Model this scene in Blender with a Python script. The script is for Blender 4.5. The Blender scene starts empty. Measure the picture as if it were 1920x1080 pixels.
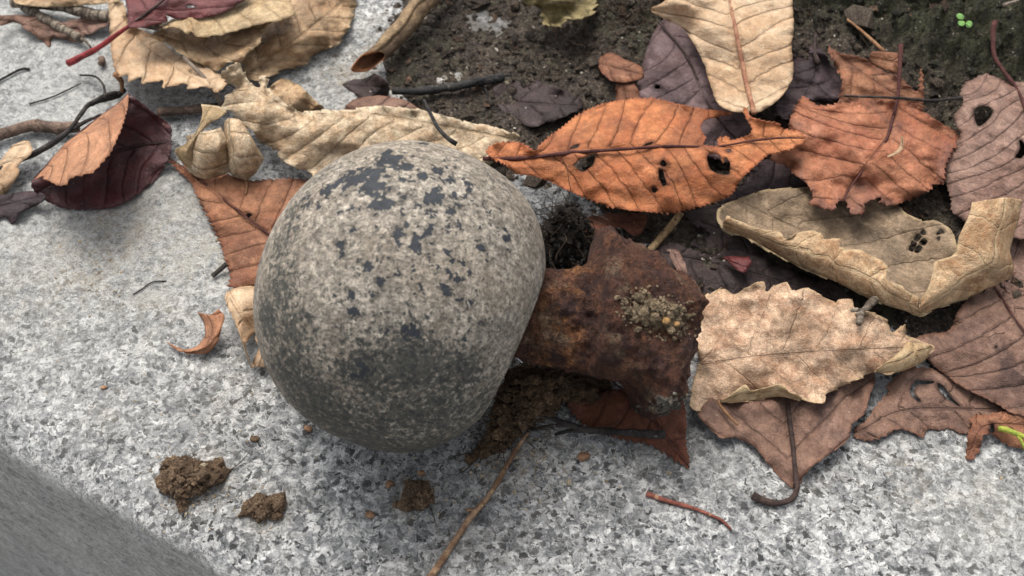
import bpy, bmesh, math, random
import numpy as np
from mathutils import Vector, geometry
random.seed(7); rng = np.random.default_rng(7)
scn = bpy.context.scene
COL = scn.collection
CM = 0.01                                   # everything below is laid out in centimetres

# ------------------------------------------------------------------ camera
PITCH = math.radians(55); DIST = 22.0; HFOV = math.radians(50)
FPX = 960/math.tan(HFOV/2)
LOC = np.array([0, -DIST*math.cos(PITCH), DIST*math.sin(PITCH)])
FWD = np.array([0, math.cos(PITCH), -math.sin(PITCH)])
UPV = np.array([0, math.sin(PITCH), math.cos(PITCH)])
RGT = np.array([1.0, 0, 0])
cam = bpy.data.cameras.new('camera'); camo = bpy.data.objects.new('camera', cam); COL.objects.link(camo)
camo.location = Vector(LOC*CM); camo.rotation_euler = (math.pi/2-PITCH, 0, 0)
cam.sensor_width = 36; cam.lens = 18/math.tan(HFOV/2); cam.clip_start = 0.005; cam.clip_end = 200
cam.dof.use_dof = True; cam.dof.focus_distance = 0.205; cam.dof.aperture_fstop = 31
scn.camera = camo

# ------------------------------------------------------------------ light: overcast day
SUN_EL, SUN_AZ = math.radians(62), math.radians(-20)       # azimuth from +y towards +x
w = bpy.data.worlds.new('World'); scn.world = w; w.use_nodes = True
nt = w.node_tree; nt.nodes.clear()
sky = nt.nodes.new('ShaderNodeTexSky'); sky.sky_type = 'NISHITA'; sky.sun_disc = False
sky.sun_elevation = SUN_EL; sky.sun_rotation = SUN_AZ; sky.air_density = 1.0; sky.dust_density = 5.0; sky.ozone_density = 1.0
hs = nt.nodes.new('ShaderNodeHueSaturation'); hs.inputs['Saturation'].default_value = 0.25   # cloud cover takes the blue out
bg = nt.nodes.new('ShaderNodeBackground'); bg.inputs['Strength'].default_value = 0.12
wo = nt.nodes.new('ShaderNodeOutputWorld')
nt.links.new(sky.outputs[0], hs.inputs['Color']); nt.links.new(hs.outputs[0], bg.inputs['Color']); nt.links.new(bg.outputs[0], wo.inputs['Surface'])
sun = bpy.data.lights.new('sun', 'SUN'); sun.energy = 1.35; sun.angle = math.radians(32); sun.color = (1, 0.94, 0.86)
suno = bpy.data.objects.new('sun', sun); COL.objects.link(suno)
sd = Vector((math.sin(SUN_AZ)*math.cos(SUN_EL), math.cos(SUN_AZ)*math.cos(SUN_EL), math.sin(SUN_EL)))
suno.rotation_euler = sd.to_track_quat('Z', 'Y').to_euler(); suno.location = sd*2
scn.view_settings.view_transform = 'Standard'; scn.view_settings.look = 'None'
scn.view_settings.exposure = 0.92; scn.view_settings.gamma = 1; scn.view_settings.use_curve_mapping = False
scn.render.resolution_x = 1024; scn.render.resolution_y = 576

# ------------------------------------------------------------------ helpers: points
def ray(px, py):
    return FWD + RGT*((px-960)/FPX) + UPV*((540-py)/FPX)
def W(px, py, h=0.0):
    """the point at height h (cm) above the kerb top seen at photo pixel px, py"""
    d = ray(px, py); t = (LOC[2]-h)/(-d[2]); return LOC + d*t
def WA(a):
    a = np.asarray(a, float); h = a[:, 2] if a.shape[1] > 2 else np.zeros(len(a))
    d = FWD[None] + RGT[None]*((a[:, 0:1]-960)/FPX) + UPV[None]*((540-a[:, 1:2])/FPX)
    t = (LOC[2]-h)/(-d[:, 2]); return LOC[None] + d*t[:, None]
def lift(G, h):
    """ground point G moved along its own sight line to height h"""
    return LOC[None] + (G-LOC[None])*(1-h/LOC[2])[:, None]

# ------------------------------------------------------------------ helpers: noise
def _hash(ix, iy, iz, seed):
    n = (ix*374761393 + iy*668265263 + iz*2147483647*3 + seed*1274126177) & 0xffffffff
    n = ((n ^ (n >> 13))*1274126177) & 0xffffffff
    n = ((n ^ (n >> 16))*2246822519) & 0xffffffff
    return ((n ^ (n >> 15)) & 0xffffff)/float(0xffffff)
def vn(p, seed=0):
    p = np.asarray(p, float)
    if p.shape[1] == 2: p = np.c_[p, np.zeros(len(p))]
    i = np.floor(p).astype(np.int64); f = p-i; f = f*f*f*(f*(f*6-15)+10)
    r = 0
    for dx in (0, 1):
        for dy in (0, 1):
            for dz in (0, 1):
                wgt = (f[:, 0] if dx else 1-f[:, 0])*(f[:, 1] if dy else 1-f[:, 1])*(f[:, 2] if dz else 1-f[:, 2])
                r = r + wgt*_hash(i[:, 0]+dx, i[:, 1]+dy, i[:, 2]+dz, seed)
    return r*2-1
def fbm(p, seed=0, octv=4, gain=.5):
    p = np.asarray(p, float); r = 0; a = 1
    for o in range(octv):
        r = r + a*vn(p*(2.03**o)+o*17.3, seed+o); a *= gain
    return r

# ------------------------------------------------------------------ helpers: curves, fields
def cr(P, n=None, step=None, closed=False):
    """Catmull-Rom through P, resampled evenly"""
    P = np.asarray(P, float)
    if len(P) < 3 and not closed:
        Q = np.array([P[0]+(P[-1]-P[0])*t for t in np.linspace(0, 1, 20)])
    else:
        E = np.vstack([P[-1:], P, P[:2]]) if closed else np.vstack([2*P[0]-P[1], P, 2*P[-1]-P[-2]])
        Q = []
        t = np.linspace(0, 1, 12, endpoint=False)[:, None]
        for i in range(1, len(E)-2):
            a, b, c, d = E[i-1], E[i], E[i+1], E[i+2]
            m0 = (c-a)*.42; m1 = (d-b)*.42
            L = np.linalg.norm(c-b)+1e-9
            for m in (m0, m1):
                ml = np.linalg.norm(m)
                if ml > L: m *= L/ml
            Q.append((2*t**3-3*t**2+1)*b+(t**3-2*t**2+t)*m0+(-2*t**3+3*t**2)*c+(t**3-t**2)*m1)
        Q = np.vstack(Q+[E[-2:-1]])
    L = np.r_[0, np.cumsum(np.linalg.norm(np.diff(Q, axis=0), axis=1))]
    if n is None: n = max(3, int(L[-1]/step)+1)
    s = np.linspace(0, L[-1], n)
    R = np.stack([np.interp(s, L, Q[:, k]) for k in range(Q.shape[1])], 1)
    return R[:-1] if closed else R
def rbf(X, h):
    X = np.asarray(X, float); h = np.asarray(h, float); n = len(X)
    D = np.linalg.norm(X[:, None]-X[None], axis=2)
    K = np.sqrt(D**2+.15)
    A = np.zeros((n+1, n+1)); A[:n, :n] = K-np.eye(n)*1e-3; A[:n, n] = 1; A[n, :n] = 1
    c = np.linalg.lstsq(A, np.r_[h, 0], rcond=None)[0]
    def f(Y):
        o = np.empty(len(Y))
        for i in range(0, len(Y), 20000):
            y = Y[i:i+20000]
            o[i:i+20000] = np.sqrt(np.linalg.norm(y[:, None]-X[None], axis=2)**2+.15)@c[:n]+c[n]
        return o
    return f
def inpoly(P, poly):
    x, y = P[:, 0], P[:, 1]; r = np.zeros(len(P), bool)
    for (x0, y0), (x1, y1) in zip(poly, np.roll(poly, -1, 0)):
        if y0 == y1: continue
        c = ((y0 > y) != (y1 > y)); r ^= c & (x < (x1-x0)*(y-y0)/(y1-y0)+x0)
    return r
def segdist(P, L):
    """distance to polyline, arc length of foot, side"""
    best = np.full(len(P), 1e9); arc = np.zeros(len(P)); side = np.ones(len(P)); acc = 0
    for a, b in zip(L[:-1], L[1:]):
        d = b-a; l = np.linalg.norm(d)+1e-9; t = np.clip(((P-a)@d)/(l*l), 0, 1)
        q = a+t[:, None]*d; e = P-q; D = np.linalg.norm(e, axis=1)
        m = D < best; best[m] = D[m]; arc[m] = acc+t[m]*l
        side[m] = np.sign(d[0]*e[m, 1]-d[1]*e[m, 0]); acc += l
    return best, arc, side

# ------------------------------------------------------------------ helpers: objects
def link(name, me, mat=None, parent=None):
    o = bpy.data.objects.new(name, me); COL.objects.link(o)
    if mat is not None: me.materials.append(mat)
    if parent is not None: o.parent = parent
    return o
def tag(o, label=None, cat=None, group=None, kind=None):
    if label: o['label'] = label
    if cat: o['category'] = cat
    if group: o['group'] = group
    if kind: o['kind'] = kind
    return o
def mesh(name, V, F, attrs={}, flat=None):
    me = bpy.data.meshes.new(name)
    me.from_pydata((np.asarray(V)*CM).tolist(), [], F if isinstance(F, list) else F.tolist())
    sm = np.ones(len(me.polygons), bool)
    if flat is not None: sm[flat] = False
    me.polygons.foreach_set('use_smooth', sm)
    for k, v in attrs.items():
        a = me.attributes.new(k, 'FLOAT', 'POINT'); a.data.foreach_set('value', np.asarray(v, np.float32))
    me.update(); return me
def empty(name, loc):
    o = bpy.data.objects.new(name, None); COL.objects.link(o); o.location = Vector(np.asarray(loc)*CM)
    o.empty_display_size = .01; return o
def setparent(ch, o):
    ch.parent = o; ch.matrix_parent_inverse = o.matrix_basis.inverted()
def vnormals(V, T):
    n = np.cross(V[T[:, 1]]-V[T[:, 0]], V[T[:, 2]]-V[T[:, 0]]); N = np.zeros_like(V)
    for k in range(3): np.add.at(N, T[:, k], n)
    return N/(np.linalg.norm(N, axis=1)[:, None]+1e-12)
def shell(V, T, at, thick):
    """close a sheet into a thin solid: top, underside, rim"""
    N = vnormals(V, T); n = len(V)
    B = V-N*thick
    e = np.vstack([T[:, [0, 1]], T[:, [1, 2]], T[:, [2, 0]]])
    key = np.sort(e, 1); _, inv, cnt = np.unique(key, axis=0, return_inverse=True, return_counts=True)
    be = e[cnt[inv.ravel()] == 1]
    rim = np.vstack([np.c_[be[:, 1], be[:, 0], be[:, 0]+n], np.c_[be[:, 1], be[:, 0]+n, be[:, 1]+n]])
    F = np.vstack([T, T[:, ::-1]+n, rim])
    at2 = {k: np.r_[v, v] for k, v in at.items()}; at2['side'] = np.r_[np.zeros(n), np.ones(n)]
    flat = np.zeros(len(F), bool); flat[2*len(T):] = True
    return np.vstack([V, B]), F, at2, flat
def joinsheets(parts):
    V, F, A, fl, o = [], [], {}, [], 0
    for v, f, a, s in parts:
        V.append(v); F.append(f+o); fl.append(s); o += len(v)
        for k in a: A.setdefault(k, []).append(a[k])
    return np.vstack(V), np.vstack(F), {k: np.concatenate(v) for k, v in A.items()}, np.concatenate(fl)
def tube_data(P, R, sides=8, seed=0, rough=0.0, cap=True):
    P = np.asarray(P, float); n = len(P); R = np.broadcast_to(R, (n,))
    Tn = np.gradient(P, axis=0); Tn /= np.linalg.norm(Tn, axis=1)[:, None]+1e-9
    ref = np.array([0.13, .21, 1.0]); A = np.cross(Tn, ref); A /= np.linalg.norm(A, axis=1)[:, None]+1e-9
    B = np.cross(A, Tn)
    th = np.linspace(0, 2*math.pi, sides, endpoint=False)
    V = P[:, None]+R[:, None, None]*(np.cos(th)[None, :, None]*A[:, None]+np.sin(th)[None, :, None]*B[:, None])
    V = V.reshape(-1, 3)
    if rough: 
        d = (V-np.repeat(P, sides, 0)); k = fbm(V*4+seed*3.1, seed, 3); V = V+d*(k*rough)[:, None]
    F = []
    for i in range(n-1):
        for j in range(sides):
            a = i*sides+j; b = i*sides+(j+1) % sides; F.append((a, a+sides, b+sides, b))
    if cap:
        F.append(tuple(range(sides))); F.append(tuple(reversed(range((n-1)*sides, n*sides))))
    L = np.r_[0, np.cumsum(np.linalg.norm(np.diff(P, axis=0), axis=1))]
    return V, F, np.repeat(L, sides)
def tube(name, pts, r0, r1, mat, parent=None, sides=8, seed=0, rough=0.12, wob=0.0, step=.12, prof=None):
    """pts: (px, py, h) — h is the height of the axis"""
    P = cr(WA(np.asarray(pts, float)), step=step); n = len(P); t = np.linspace(0, 1, n)
    R = r0+(r1-r0)*t
    if prof: R = np.interp(t, [a for a, b in prof], [b for a, b in prof])
    if wob: P = P+np.c_[vn(np.c_[t*n*.12, t*0+seed], seed), vn(np.c_[t*n*.12, t*0+seed+9], seed+1), t*0]*wob
    V, F, L = tube_data(P, R, sides, seed, rough)
    o = link(name, mesh(name, V, F, {'lu': L, 'lv': L*0, 'ph': L*0+.5, 'ed': L*0+1, 'side': L*0}), mat)
    if parent is not None: setparent(o, parent)
    return o

# ------------------------------------------------------------------ materials
DESAT = .14
def lin(r, g, b, k=1.0):
    f = lambda c: (c/255/12.92 if c/255 <= .04045 else ((c/255+.055)/1.055)**2.4)*k
    a = (f(r), f(g), f(b)); y = .3*a[0]+.59*a[1]+.11*a[2]
    return tuple(c+(y-c)*DESAT for c in a)+(1,)
class NT:
    def __init__(s, name):
        s.m = bpy.data.materials.new(name); s.m.use_nodes = True; s.t = s.m.node_tree; s.t.nodes.clear()
        s.out = s.n('OutputMaterial'); s.b = s.n('BsdfPrincipled'); s.l(s.b.outputs[0], s.out.inputs['Surface'])
    def n(s, t, **k):
        x = s.t.nodes.new('ShaderNode'+t)
        for a, v in k.items(): setattr(x, a, v)
        return x
    def l(s, a, b): s.t.links.new(a, b)
    def put(s, sock, v):
        if hasattr(v, 'is_linked') or isinstance(v, bpy.types.NodeSocket): s.l(v, sock)
        else: sock.default_value = v
    def math(s, op, a, b=0.0, c=0.0, clamp=False):
        x = s.n('Math', operation=op, use_clamp=clamp); s.put(x.inputs[0], a); s.put(x.inputs[1], b); s.put(x.inputs[2], c); return x.outputs[0]
    def ramp(s, v, a, b, o0=0.0, o1=1.0, smooth=True):
        x = s.n('MapRange', interpolation_type='SMOOTHSTEP' if smooth else 'LINEAR'); s.put(x.inputs[0], v)
        for i, q in enumerate((a, b, o0, o1)): s.put(x.inputs[1+i], q)
        return x.outputs[0]
    def mix(s, f, a, b, mode='MIX'):
        x = s.n('Mix', data_type='RGBA', blend_type=mode); s.put(x.inputs[0], f); s.put(x.inputs[6], a); s.put(x.inputs[7], b); return x.outputs[2]
    def noise(s, vec, scale, detail=4, rough=.55, dist=0.0, out=0):
        x = s.n('TexNoise'); s.l(vec, x.inputs['Vector']); x.inputs['Scale'].default_value = scale
        x.inputs['Detail'].default_value = detail; x.inputs['Roughness'].default_value = rough; x.inputs['Distortion'].default_value = dist
        return x.outputs[out]
    def voro(s, vec, scale, feature='F1', rnd=1.0):
        x = s.n('TexVoronoi', feature=feature); s.l(vec, x.inputs['Vector']); x.inputs['Scale'].default_value = scale; x.inputs['Randomness'].default_value = rnd
        return x
    def attr(s, name): return s.n('Attribute', attribute_name=name).outputs['Fac']
    def objcm(s, off=(0, 0, 0)):
        c = s.n('TexCoord'); m = s.n('Mapping'); m.inputs['Scale'].default_value = (100, 100, 100); m.inputs['Location'].default_value = off
        s.l(c.outputs['Object'], m.inputs['Vector']); return m.outputs[0]
    def bump(s, h, dist, strength=1.0, prev=None):
        x = s.n('Bump'); s.l(h, x.inputs['Height']); x.inputs['Distance'].default_value = dist; x.inputs['Strength'].default_value = strength
        if prev is not None: s.l(prev, x.inputs['Normal'])
        return x.outputs[0]
    def done(s, col, rough, norm=None, spec=.4):
        s.put(s.b.inputs['Base Color'], col); s.put(s.b.inputs['Roughness'], rough)
        s.b.inputs['Specular IOR Level'].default_value = spec
        if norm is not None: s.l(norm, s.b.inputs['Normal'])
        return s.m

_mc = [0]
def leafmat(c1, c2, back=None, vein=None, vs=.5, edge=None, es=.4, vw=.017, mw=.045, mott=1.3, cont=1.0, spots=0.15, spotc=(.03, .018, .012, 1), rough=.62, spec=.3, retic=.5, trans=.14, white=.25, blotch=.7, c3=None, ladder=.5, vrel=.42):
    _mc[0] += 1; sd_ = _mc[0]*3.7
    T = NT('leaf_%d' % _mc[0])
    lu, lv, ph, ed, side = [T.attr(k) for k in ('lu', 'lv', 'ph', 'ed', 'side')]
    cb = T.n('CombineXYZ'); T.l(lu, cb.inputs[0]); T.l(lv, cb.inputs[1]); cb.inputs[2].default_value = sd_
    v = cb.outputs[0]
    n1 = T.noise(v, mott, 6, .62, .6); n2 = T.noise(v, 9, 5, .7); n3 = T.noise(v, 34, 3, .6)
    f = T.ramp(n1, .38, .62)
    f = T.math('ADD', T.math('MULTIPLY', f, .62), T.math('MULTIPLY', T.ramp(n2, .36, .64), .38), clamp=True)
    col = T.mix(f, c1, c2)
    c3 = c3 or (c2[0]*.52+.008, c2[1]*.56+.008, c2[2]*.62+.008, 1)
    nb_ = T.noise(v, .55, 5, .68, .8)
    col = T.mix(T.math('MULTIPLY', T.ramp(nb_, .47, .66), blotch), col, c3)
    pale = tuple(min(.8, q*1.28+.03) for q in c1[:3])+(1,)
    col = T.mix(T.math('MULTIPLY', T.ramp(T.noise(v, 1.5, 6, .7, .5), .55, .7), blotch*.75), col, pale)
    if back is not None: col = T.mix(side, col, T.mix(T.math('MULTIPLY', f, .5), back, c2))
    k = 1+.35*cont
    col = T.mix(1.0, col, T.n('RGB').outputs[0], 'MULTIPLY') if False else col
    sp = T.math('MULTIPLY', T.ramp(n3, .3, .7, 1-.17*cont, 1+.13*cont), T.ramp(T.noise(v, 5, 6, .72, .4), .32, .68, 1-.24*cont, 1+.17*cont))
    hsv = T.n('HueSaturation'); T.l(col, hsv.inputs['Color']); T.l(sp, hsv.inputs['Value']); col = hsv.outputs[0]
    # veins
    nv = T.noise(v, 3, 2)
    d = T.math('MULTIPLY', T.math('PINGPONG', T.math('ADD', ph, T.math('MULTIPLY', nv, .25)), .5), 1.0)
    v2 = T.ramp(d, vw*.6, vw*2.4, 1, 0)
    mid = T.ramp(T.math('ABSOLUTE', lv), mw*.45, mw, 1, 0)
    vor = T.voro(v, 7, 'DISTANCE_TO_EDGE').outputs['Distance']
    v3 = T.ramp(vor, 0.0, .09, 1, 0)
    lad = T.math('PINGPONG', T.math('ADD', T.math('MULTIPLY', T.math('ADD', T.math('MULTIPLY', lu, .75), T.math('ABSOLUTE', lv)), 3.1), T.math('MULTIPLY', T.noise(v, 2.4, 3), 2.2)), .5)
    v3 = T.math('MAXIMUM', v3, T.math('MULTIPLY', T.ramp(lad, .03, .11, 1, 0), ladder*2))
    allv = T.math('MAXIMUM', T.math('MAXIMUM', v2, mid), T.math('MULTIPLY', v3, .42*retic))
    vbreak = T.math('MULTIPLY', T.ramp(T.noise(v, 2.2, 3), .3, .62, .3, 1), T.ramp(ed, 0.0, .5, .55, 1))
    if vein is not None: col = T.mix(T.math('MULTIPLY', T.math('MULTIPLY', allv, vbreak), vs*.7), col, vein)
    col = T.mix(T.math('MULTIPLY', T.attr('hr'), .75), col, (c2[0]*.22, c2[1]*.2, c2[2]*.2, 1))
    if edge is not None:
        e = T.ramp(T.math('ADD', ed, T.math('MULTIPLY', T.math('SUBTRACT', n2, .5), .3)), 0.0, .1, 1, 0)
        col = T.mix(T.math('MULTIPLY', e, es), col, edge)
    if spots:
        s1 = T.ramp(T.noise(v, 5.5, 4, .7), .62, .72)
        s2 = T.ramp(T.noise(v, 21, 2, .6), .66, .72)
        col = T.mix(T.math('MULTIPLY', T.math('MAXIMUM', T.math('MULTIPLY', s1, .55), s2), spots), col, spotc)
    if white:
        ww = T.ramp(T.voro(v, 2.1).outputs['Distance'], .05, .035, 0, 1) if False else T.ramp(T.voro(v, 2.6).outputs['Distance'], .045, .06, 1, 0)
        col = T.mix(T.math('MULTIPLY', ww, white), col, (.55, .5, .42, 1))
    hgt = T.math('ADD', T.math('MULTIPLY', T.math('MAXIMUM', v2, mid), -.6), T.math('ADD', T.math('MULTIPLY', v3, -.35*retic), T.math('ADD', T.math('MULTIPLY', n3, .5), T.math('MULTIPLY', n2, 1.2))))
    vr = T.math('MAXIMUM', T.ramp(d, 0.0, .16, 1, 0), T.ramp(T.math('ABSOLUTE', lv), 0.0, .14, 1, 0))
    b = T.bump(T.math('MULTIPLY', vr, -1.0), .0007, vrel)
    b = T.bump(hgt, .0004, .8, b)
    rg = T.ramp(n2, .3, .7, rough-.1, rough+.12)
    m = T.done(col, rg, b, spec)
    if trans:
        tr = T.n('BsdfTranslucent'); T.l(col, tr.inputs['Color']); mx = T.n('MixShader'); mx.inputs[0].default_value = trans
        T.l(T.b.outputs[0], mx.inputs[1]); T.l(tr.outputs[0], mx.inputs[2]); T.l(mx.outputs[0], T.out.inputs['Surface'])
    return m
def barkmat(name, c1, c2, c3=None, scale=5, ring=0.0, rough=.8, thr=.6):
    T = NT(name); v = T.objcm(); n1 = T.noise(v, scale, 5, .65, .4); n2 = T.noise(v, scale*5, 4, .7)
    col = T.mix(T.ramp(n1, .35, .65), c1, c2)
    if c3 is not None: col = T.mix(T.ramp(T.noise(v, scale*1.7, 3), thr, thr+.08), col, c3)
    hsv = T.n('HueSaturation'); T.l(col, hsv.inputs['Color']); T.l(T.ramp(n2, .25, .75, .65, 1.3), hsv.inputs['Value'])
    h = T.math('ADD', n2, T.math('MULTIPLY', n1, 1.5))
    if ring:
        lu = T.attr('lu'); h = T.math('ADD', h, T.math('MULTIPLY', T.math('PINGPONG', T.math('MULTIPLY', lu, ring), 1.0), 1.0))
        col2 = T.mix(T.ramp(T.math('PINGPONG', T.math('MULTIPLY', T.math('ADD', lu, T.math('MULTIPLY', n1, .06)), ring), 1.0), .55, .95), hsv.outputs[0], c1)
        return T.done(col2, rough, T.bump(h, .0005, 1.0), .25)
    return T.done(hsv.outputs[0], rough, T.bump(h, .0004, .9), .25)
def soilmat(name, dark, mid_, light, green=None, sc=1.0, wet=.0):
    T = NT(name); v = T.objcm(); n0 = T.noise(v, .45*sc, 4, .6, .5); n1 = T.noise(v, 3.2*sc, 6, .7); n2 = T.noise(v, 14*sc, 5, .75); n3 = T.noise(v, 45*sc, 2)
    col = T.mix(T.ramp(n1, .35, .68), dark, mid_)
    col = T.mix(T.math('MULTIPLY', T.ramp(n2, .5, .72), .8), col, light)
    if green is not None: col = T.mix(T.math('MULTIPLY', T.ramp(T.math('ADD', T.math('MULTIPLY', n0, .6), T.math('MULTIPLY', n1, .4)), .47, .6), .55), col, green)
    if green is not None: col = T.mix(T.math('MULTIPLY', T.attr('moss'), T.ramp(n1, .3, .6, .45, .95)), col, T.mix(T.ramp(n2, .35, .65), (.018, .02, .011, 1), (.062, .066, .03, 1)))
    cv = T.attr('cv')
    hsv = T.n('HueSaturation'); T.l(col, hsv.inputs['Color']); T.l(T.math('MULTIPLY', T.ramp(n2, .25, .75, .55, 1.4), T.math('ADD', cv, 1.0)), hsv.inputs['Value'])
    col = hsv.outputs[0]
    sp = T.ramp(T.voro(v, 6.5*sc).outputs['Distance'], .1, .14, 1, 0)
    spm = T.math('MULTIPLY', sp, T.ramp(T.noise(v, 2.7*sc, 2), .52, .6))
    col = T.mix(T.math('MULTIPLY', spm, .8), col, (.5, .47, .42, 1))
    h = T.math('ADD', T.math('MULTIPLY', n2, 1.0), T.math('ADD', T.math('MULTIPLY', n1, 1.6), T.math('MULTIPLY', n3, .4)))
    return T.done(col, T.ramp(n1, .3, .7, .72-wet, .95), T.bump(h, .0016, 1.0), .3)

# granite ----------------------------------------------------------
def granite():
    T = NT('granite'); v0 = T.objcm()
    def warp(vec, scale, amt, det=3):
        x = T.n('VectorMath', operation='MULTIPLY_ADD'); w_ = T.n('VectorMath', operation='SUBTRACT'); T.l(T.noise(vec, scale, det, .65, 0, 1), w_.inputs[0]); w_.inputs[1].default_value = (.5, .5, .5)
        T.l(w_.outputs[0], x.inputs[0]); x.inputs[1].default_value = (amt,)*3; T.l(vec, x.inputs[2]); return x.outputs[0]
    v = warp(warp(v0, 2.5, .35), 10, .2)
    def cell(scale, off=0.0):
        mp = T.n('Mapping'); mp.inputs['Location'].default_value = (off, off*.7, off*.3); T.l(v, mp.inputs[0])
        vo = T.voro(mp.outputs[0], scale); s_ = T.n('SeparateColor'); T.l(vo.outputs['Color'], s_.inputs[0]); return s_.outputs[0], s_.outputs[1], vo.outputs['Distance']
    a, a2, da = cell(7.2); b, b2, db = cell(18, 3.3)
    n0 = T.noise(v0, .42, 5, .65, .6); n1 = T.noise(v0, 1.6, 5, .65, .4); n2 = T.noise(v0, 26, 4, .75); nm = T.noise(v0, 7, 5, .7, .5)
    val = T.math('ADD', T.math('ADD', T.math('MULTIPLY', a, .34), T.math('MULTIPLY', b, .3)), T.math('MULTIPLY', T.ramp(nm, .25, .75, 0, 1, False), .36))
    cr_ = T.n('ValToRGB'); T.l(val, cr_.inputs[0]); e = cr_.color_ramp
    e.elements[0].position = .2; e.elements[0].color = (.13, .133, .134, 1)
    e.elements[1].position = .72; e.elements[1].color = (.77, .768, .75, 1)
    for p, c in ((.32, (.2, .21, .215, 1)), (.43, (.33, .34, .345, 1)), (.52, (.42, .422, .414, 1)), (.62, (.58, .582, .57, 1))):
        q = e.elements.new(p); q.color = c
    col = cr_.outputs[0]
    for sc_, thr, off, d0 in ((5.0, .45, 1.7, .33), (8.0, .46, 5.1, .36), (14.0, .55, 8.3, .35)):
        r0, r1, dd = cell(sc_, off)
        fm = T.math('MULTIPLY', T.ramp(T.math('ADD', dd, T.math('MULTIPLY', T.noise(v0, 14, 4, .7), .45)), d0+.2, d0+.25, 1, 0), T.ramp(r0, thr, thr+.03))
        col = T.mix(T.math('MULTIPLY', fm, T.ramp(r1, 0.0, 1.0, .4, 1.0)), col, (.045, .047, .048, 1))
    hsv = T.n('HueSaturation'); T.l(col, hsv.inputs['Color']); T.l(T.math('MULTIPLY', T.math('MULTIPLY', T.ramp(n1, .3, .7, .68, 1.12), T.ramp(n0, .3, .7, .8, 1.06)), T.ramp(n2, .3, .7, .82, 1.15)), hsv.inputs['Value']); col = hsv.outputs[0]
    film = T.math('MULTIPLY', T.attr('film'), T.ramp(T.math('ADD', T.math('MULTIPLY', n1, .6), T.math('MULTIPLY', nm, .4)), .33, .6, .35, 1))
    col = T.mix(film, col, T.mix(T.ramp(T.math('ADD', T.math('MULTIPLY', n2, .5), T.math('MULTIPLY', nm, .5)), .38, .62), (.27, .275, .262, 1), (.56, .56, .53, 1)))
    dirt = T.math('MULTIPLY', T.attr('dirt'), T.ramp(T.math('ADD', T.math('MULTIPLY', n1, .5), T.math('MULTIPLY', T.noise(v0, 5, 5, .75), .5)), .4, .62))
    col = T.mix(dirt, col, T.mix(T.ramp(n2, .35, .65), (.2, .17, .125, 1), (.44, .38, .29, 1)))
    wet = T.math('MULTIPLY', T.attr('wet'), T.ramp(n1, .3, .6, .5, 1))
    col = T.mix(wet, col, (.05, .052, .055, 1))
    col = T.mix(T.attr('face_tone'), col, T.mix(T.ramp(T.math('ADD', T.math('MULTIPLY', nm, .35), T.math('ADD', T.math('MULTIPLY', n2, .45), T.math('MULTIPLY', n1, .2))), .38, .62), (.15, .15, .145, 1), (.62, .62, .595, 1)))
    col = T.mix(T.math('MULTIPLY', T.attr('pale'), T.ramp(n1, .35, .6, .2, .95)), col, (.74, .74, .71, 1))
    h = T.math('ADD', T.math('MULTIPLY', n2, .8), T.math('ADD', T.math('MULTIPLY', a2, .25), T.math('MULTIPLY', nm, 1.0)))
    return T.done(col, T.ramp(n2, .3, .7, .55, .8), T.bump(h, .0007, .9), .35)
M_GRAN = granite()
M_SOIL = soilmat('soil', (.042, .033, .026, 1), (.135, .104, .08, 1), (.3, .235, .18, 1), (.05, .055, .026, 1), wet=.1)
M_CLOD = soilmat('clod', (.13, .08, .046, 1), (.3, .195, .115, 1), (.5, .37, .24, 1), sc=2)
M_CRUMB = soilmat('crumb', (.04, .03, .022, 1), (.12, .09, .065, 1), (.26, .2, .145, 1), sc=2.2)
M_ROOT = barkmat('root_fibre', (.03, .02, .014, 1), (.09, .06, .038, 1))
M_GRIT = barkmat('grit', (.3, .26, .2, 1), (.55, .5, .43, 1), scale=9)

# ------------------------------------------------------------------ kerb
A0, B0 = W(0, 765), W(480, 1020)
KE = (B0-A0)/np.linalg.norm(B0-A0); KE[2] = 0; KN = np.array([-KE[1], KE[0], 0.0])
KBW = float((W(1060, 0)-A0)@KN)
def kerb_xy(a, b): return A0[None]+a[:, None]*KE[None]+b[:, None]*KN[None]
as_ = np.r_[-300, -150, -60, np.arange(-16, 40.01, .22), 80, 160, 300]
prof = [(b, 0.0) for b in np.linspace(KBW, .35, 70)]+[(.12, -.006), (0, -.02), (-.1, -.05), (-.25, -.105), (-.42, -.175), (-.55, -.24), (-.62, -.33), (-.66, -.5)]+[(-.68-.004*i, -.5-i*.35) for i in range(1, 66)]
prof = [(KBW+.02, -22.)]+[(KBW, -.1)]+prof
PB = np.array([p[0] for p in prof]); PZ = np.array([p[1] for p in prof])
aa, bb = np.meshgrid(as_, PB, indexing='ij'); _, zz = np.meshgrid(as_, PZ, indexing='ij')
aa, bb, zz = aa.ravel(), bb.ravel(), zz.ravel()
KV = kerb_xy(aa, bb); q2 = np.c_[aa, bb]
edge_w = np.exp(-((bb+.3)/.5)**2)
zz2 = zz+edge_w*fbm(np.c_[aa*.9, zz*2+bb], 5, 4)*.05+fbm(np.c_[aa*.5, bb*.5], 11, 3)*.012*(bb > 0)
KV[:, 2] = zz2
KV[:, :2] += (KN[None, :2]*((bb < -.4)*fbm(np.c_[aa*1.3, zz*1.3], 21, 4)*.05)[:, None])
nb = len(PB); F = []
for i in range(len(as_)-1):
    for j in range(nb-1):
        p = i*nb+j; F.append((p, p+1, p+nb+1, p+nb))
def gauss(V, pts):
    r = np.zeros(len(V))
    for px, py, rad, amp in pts:
        c = W(px, py); rr = rad*.0105; r = np.maximum(r, amp*np.exp(-(((V[:, 0]-c[0])**2+(V[:, 1]-c[1])**2)/(rr*rr))))
    return r
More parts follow.
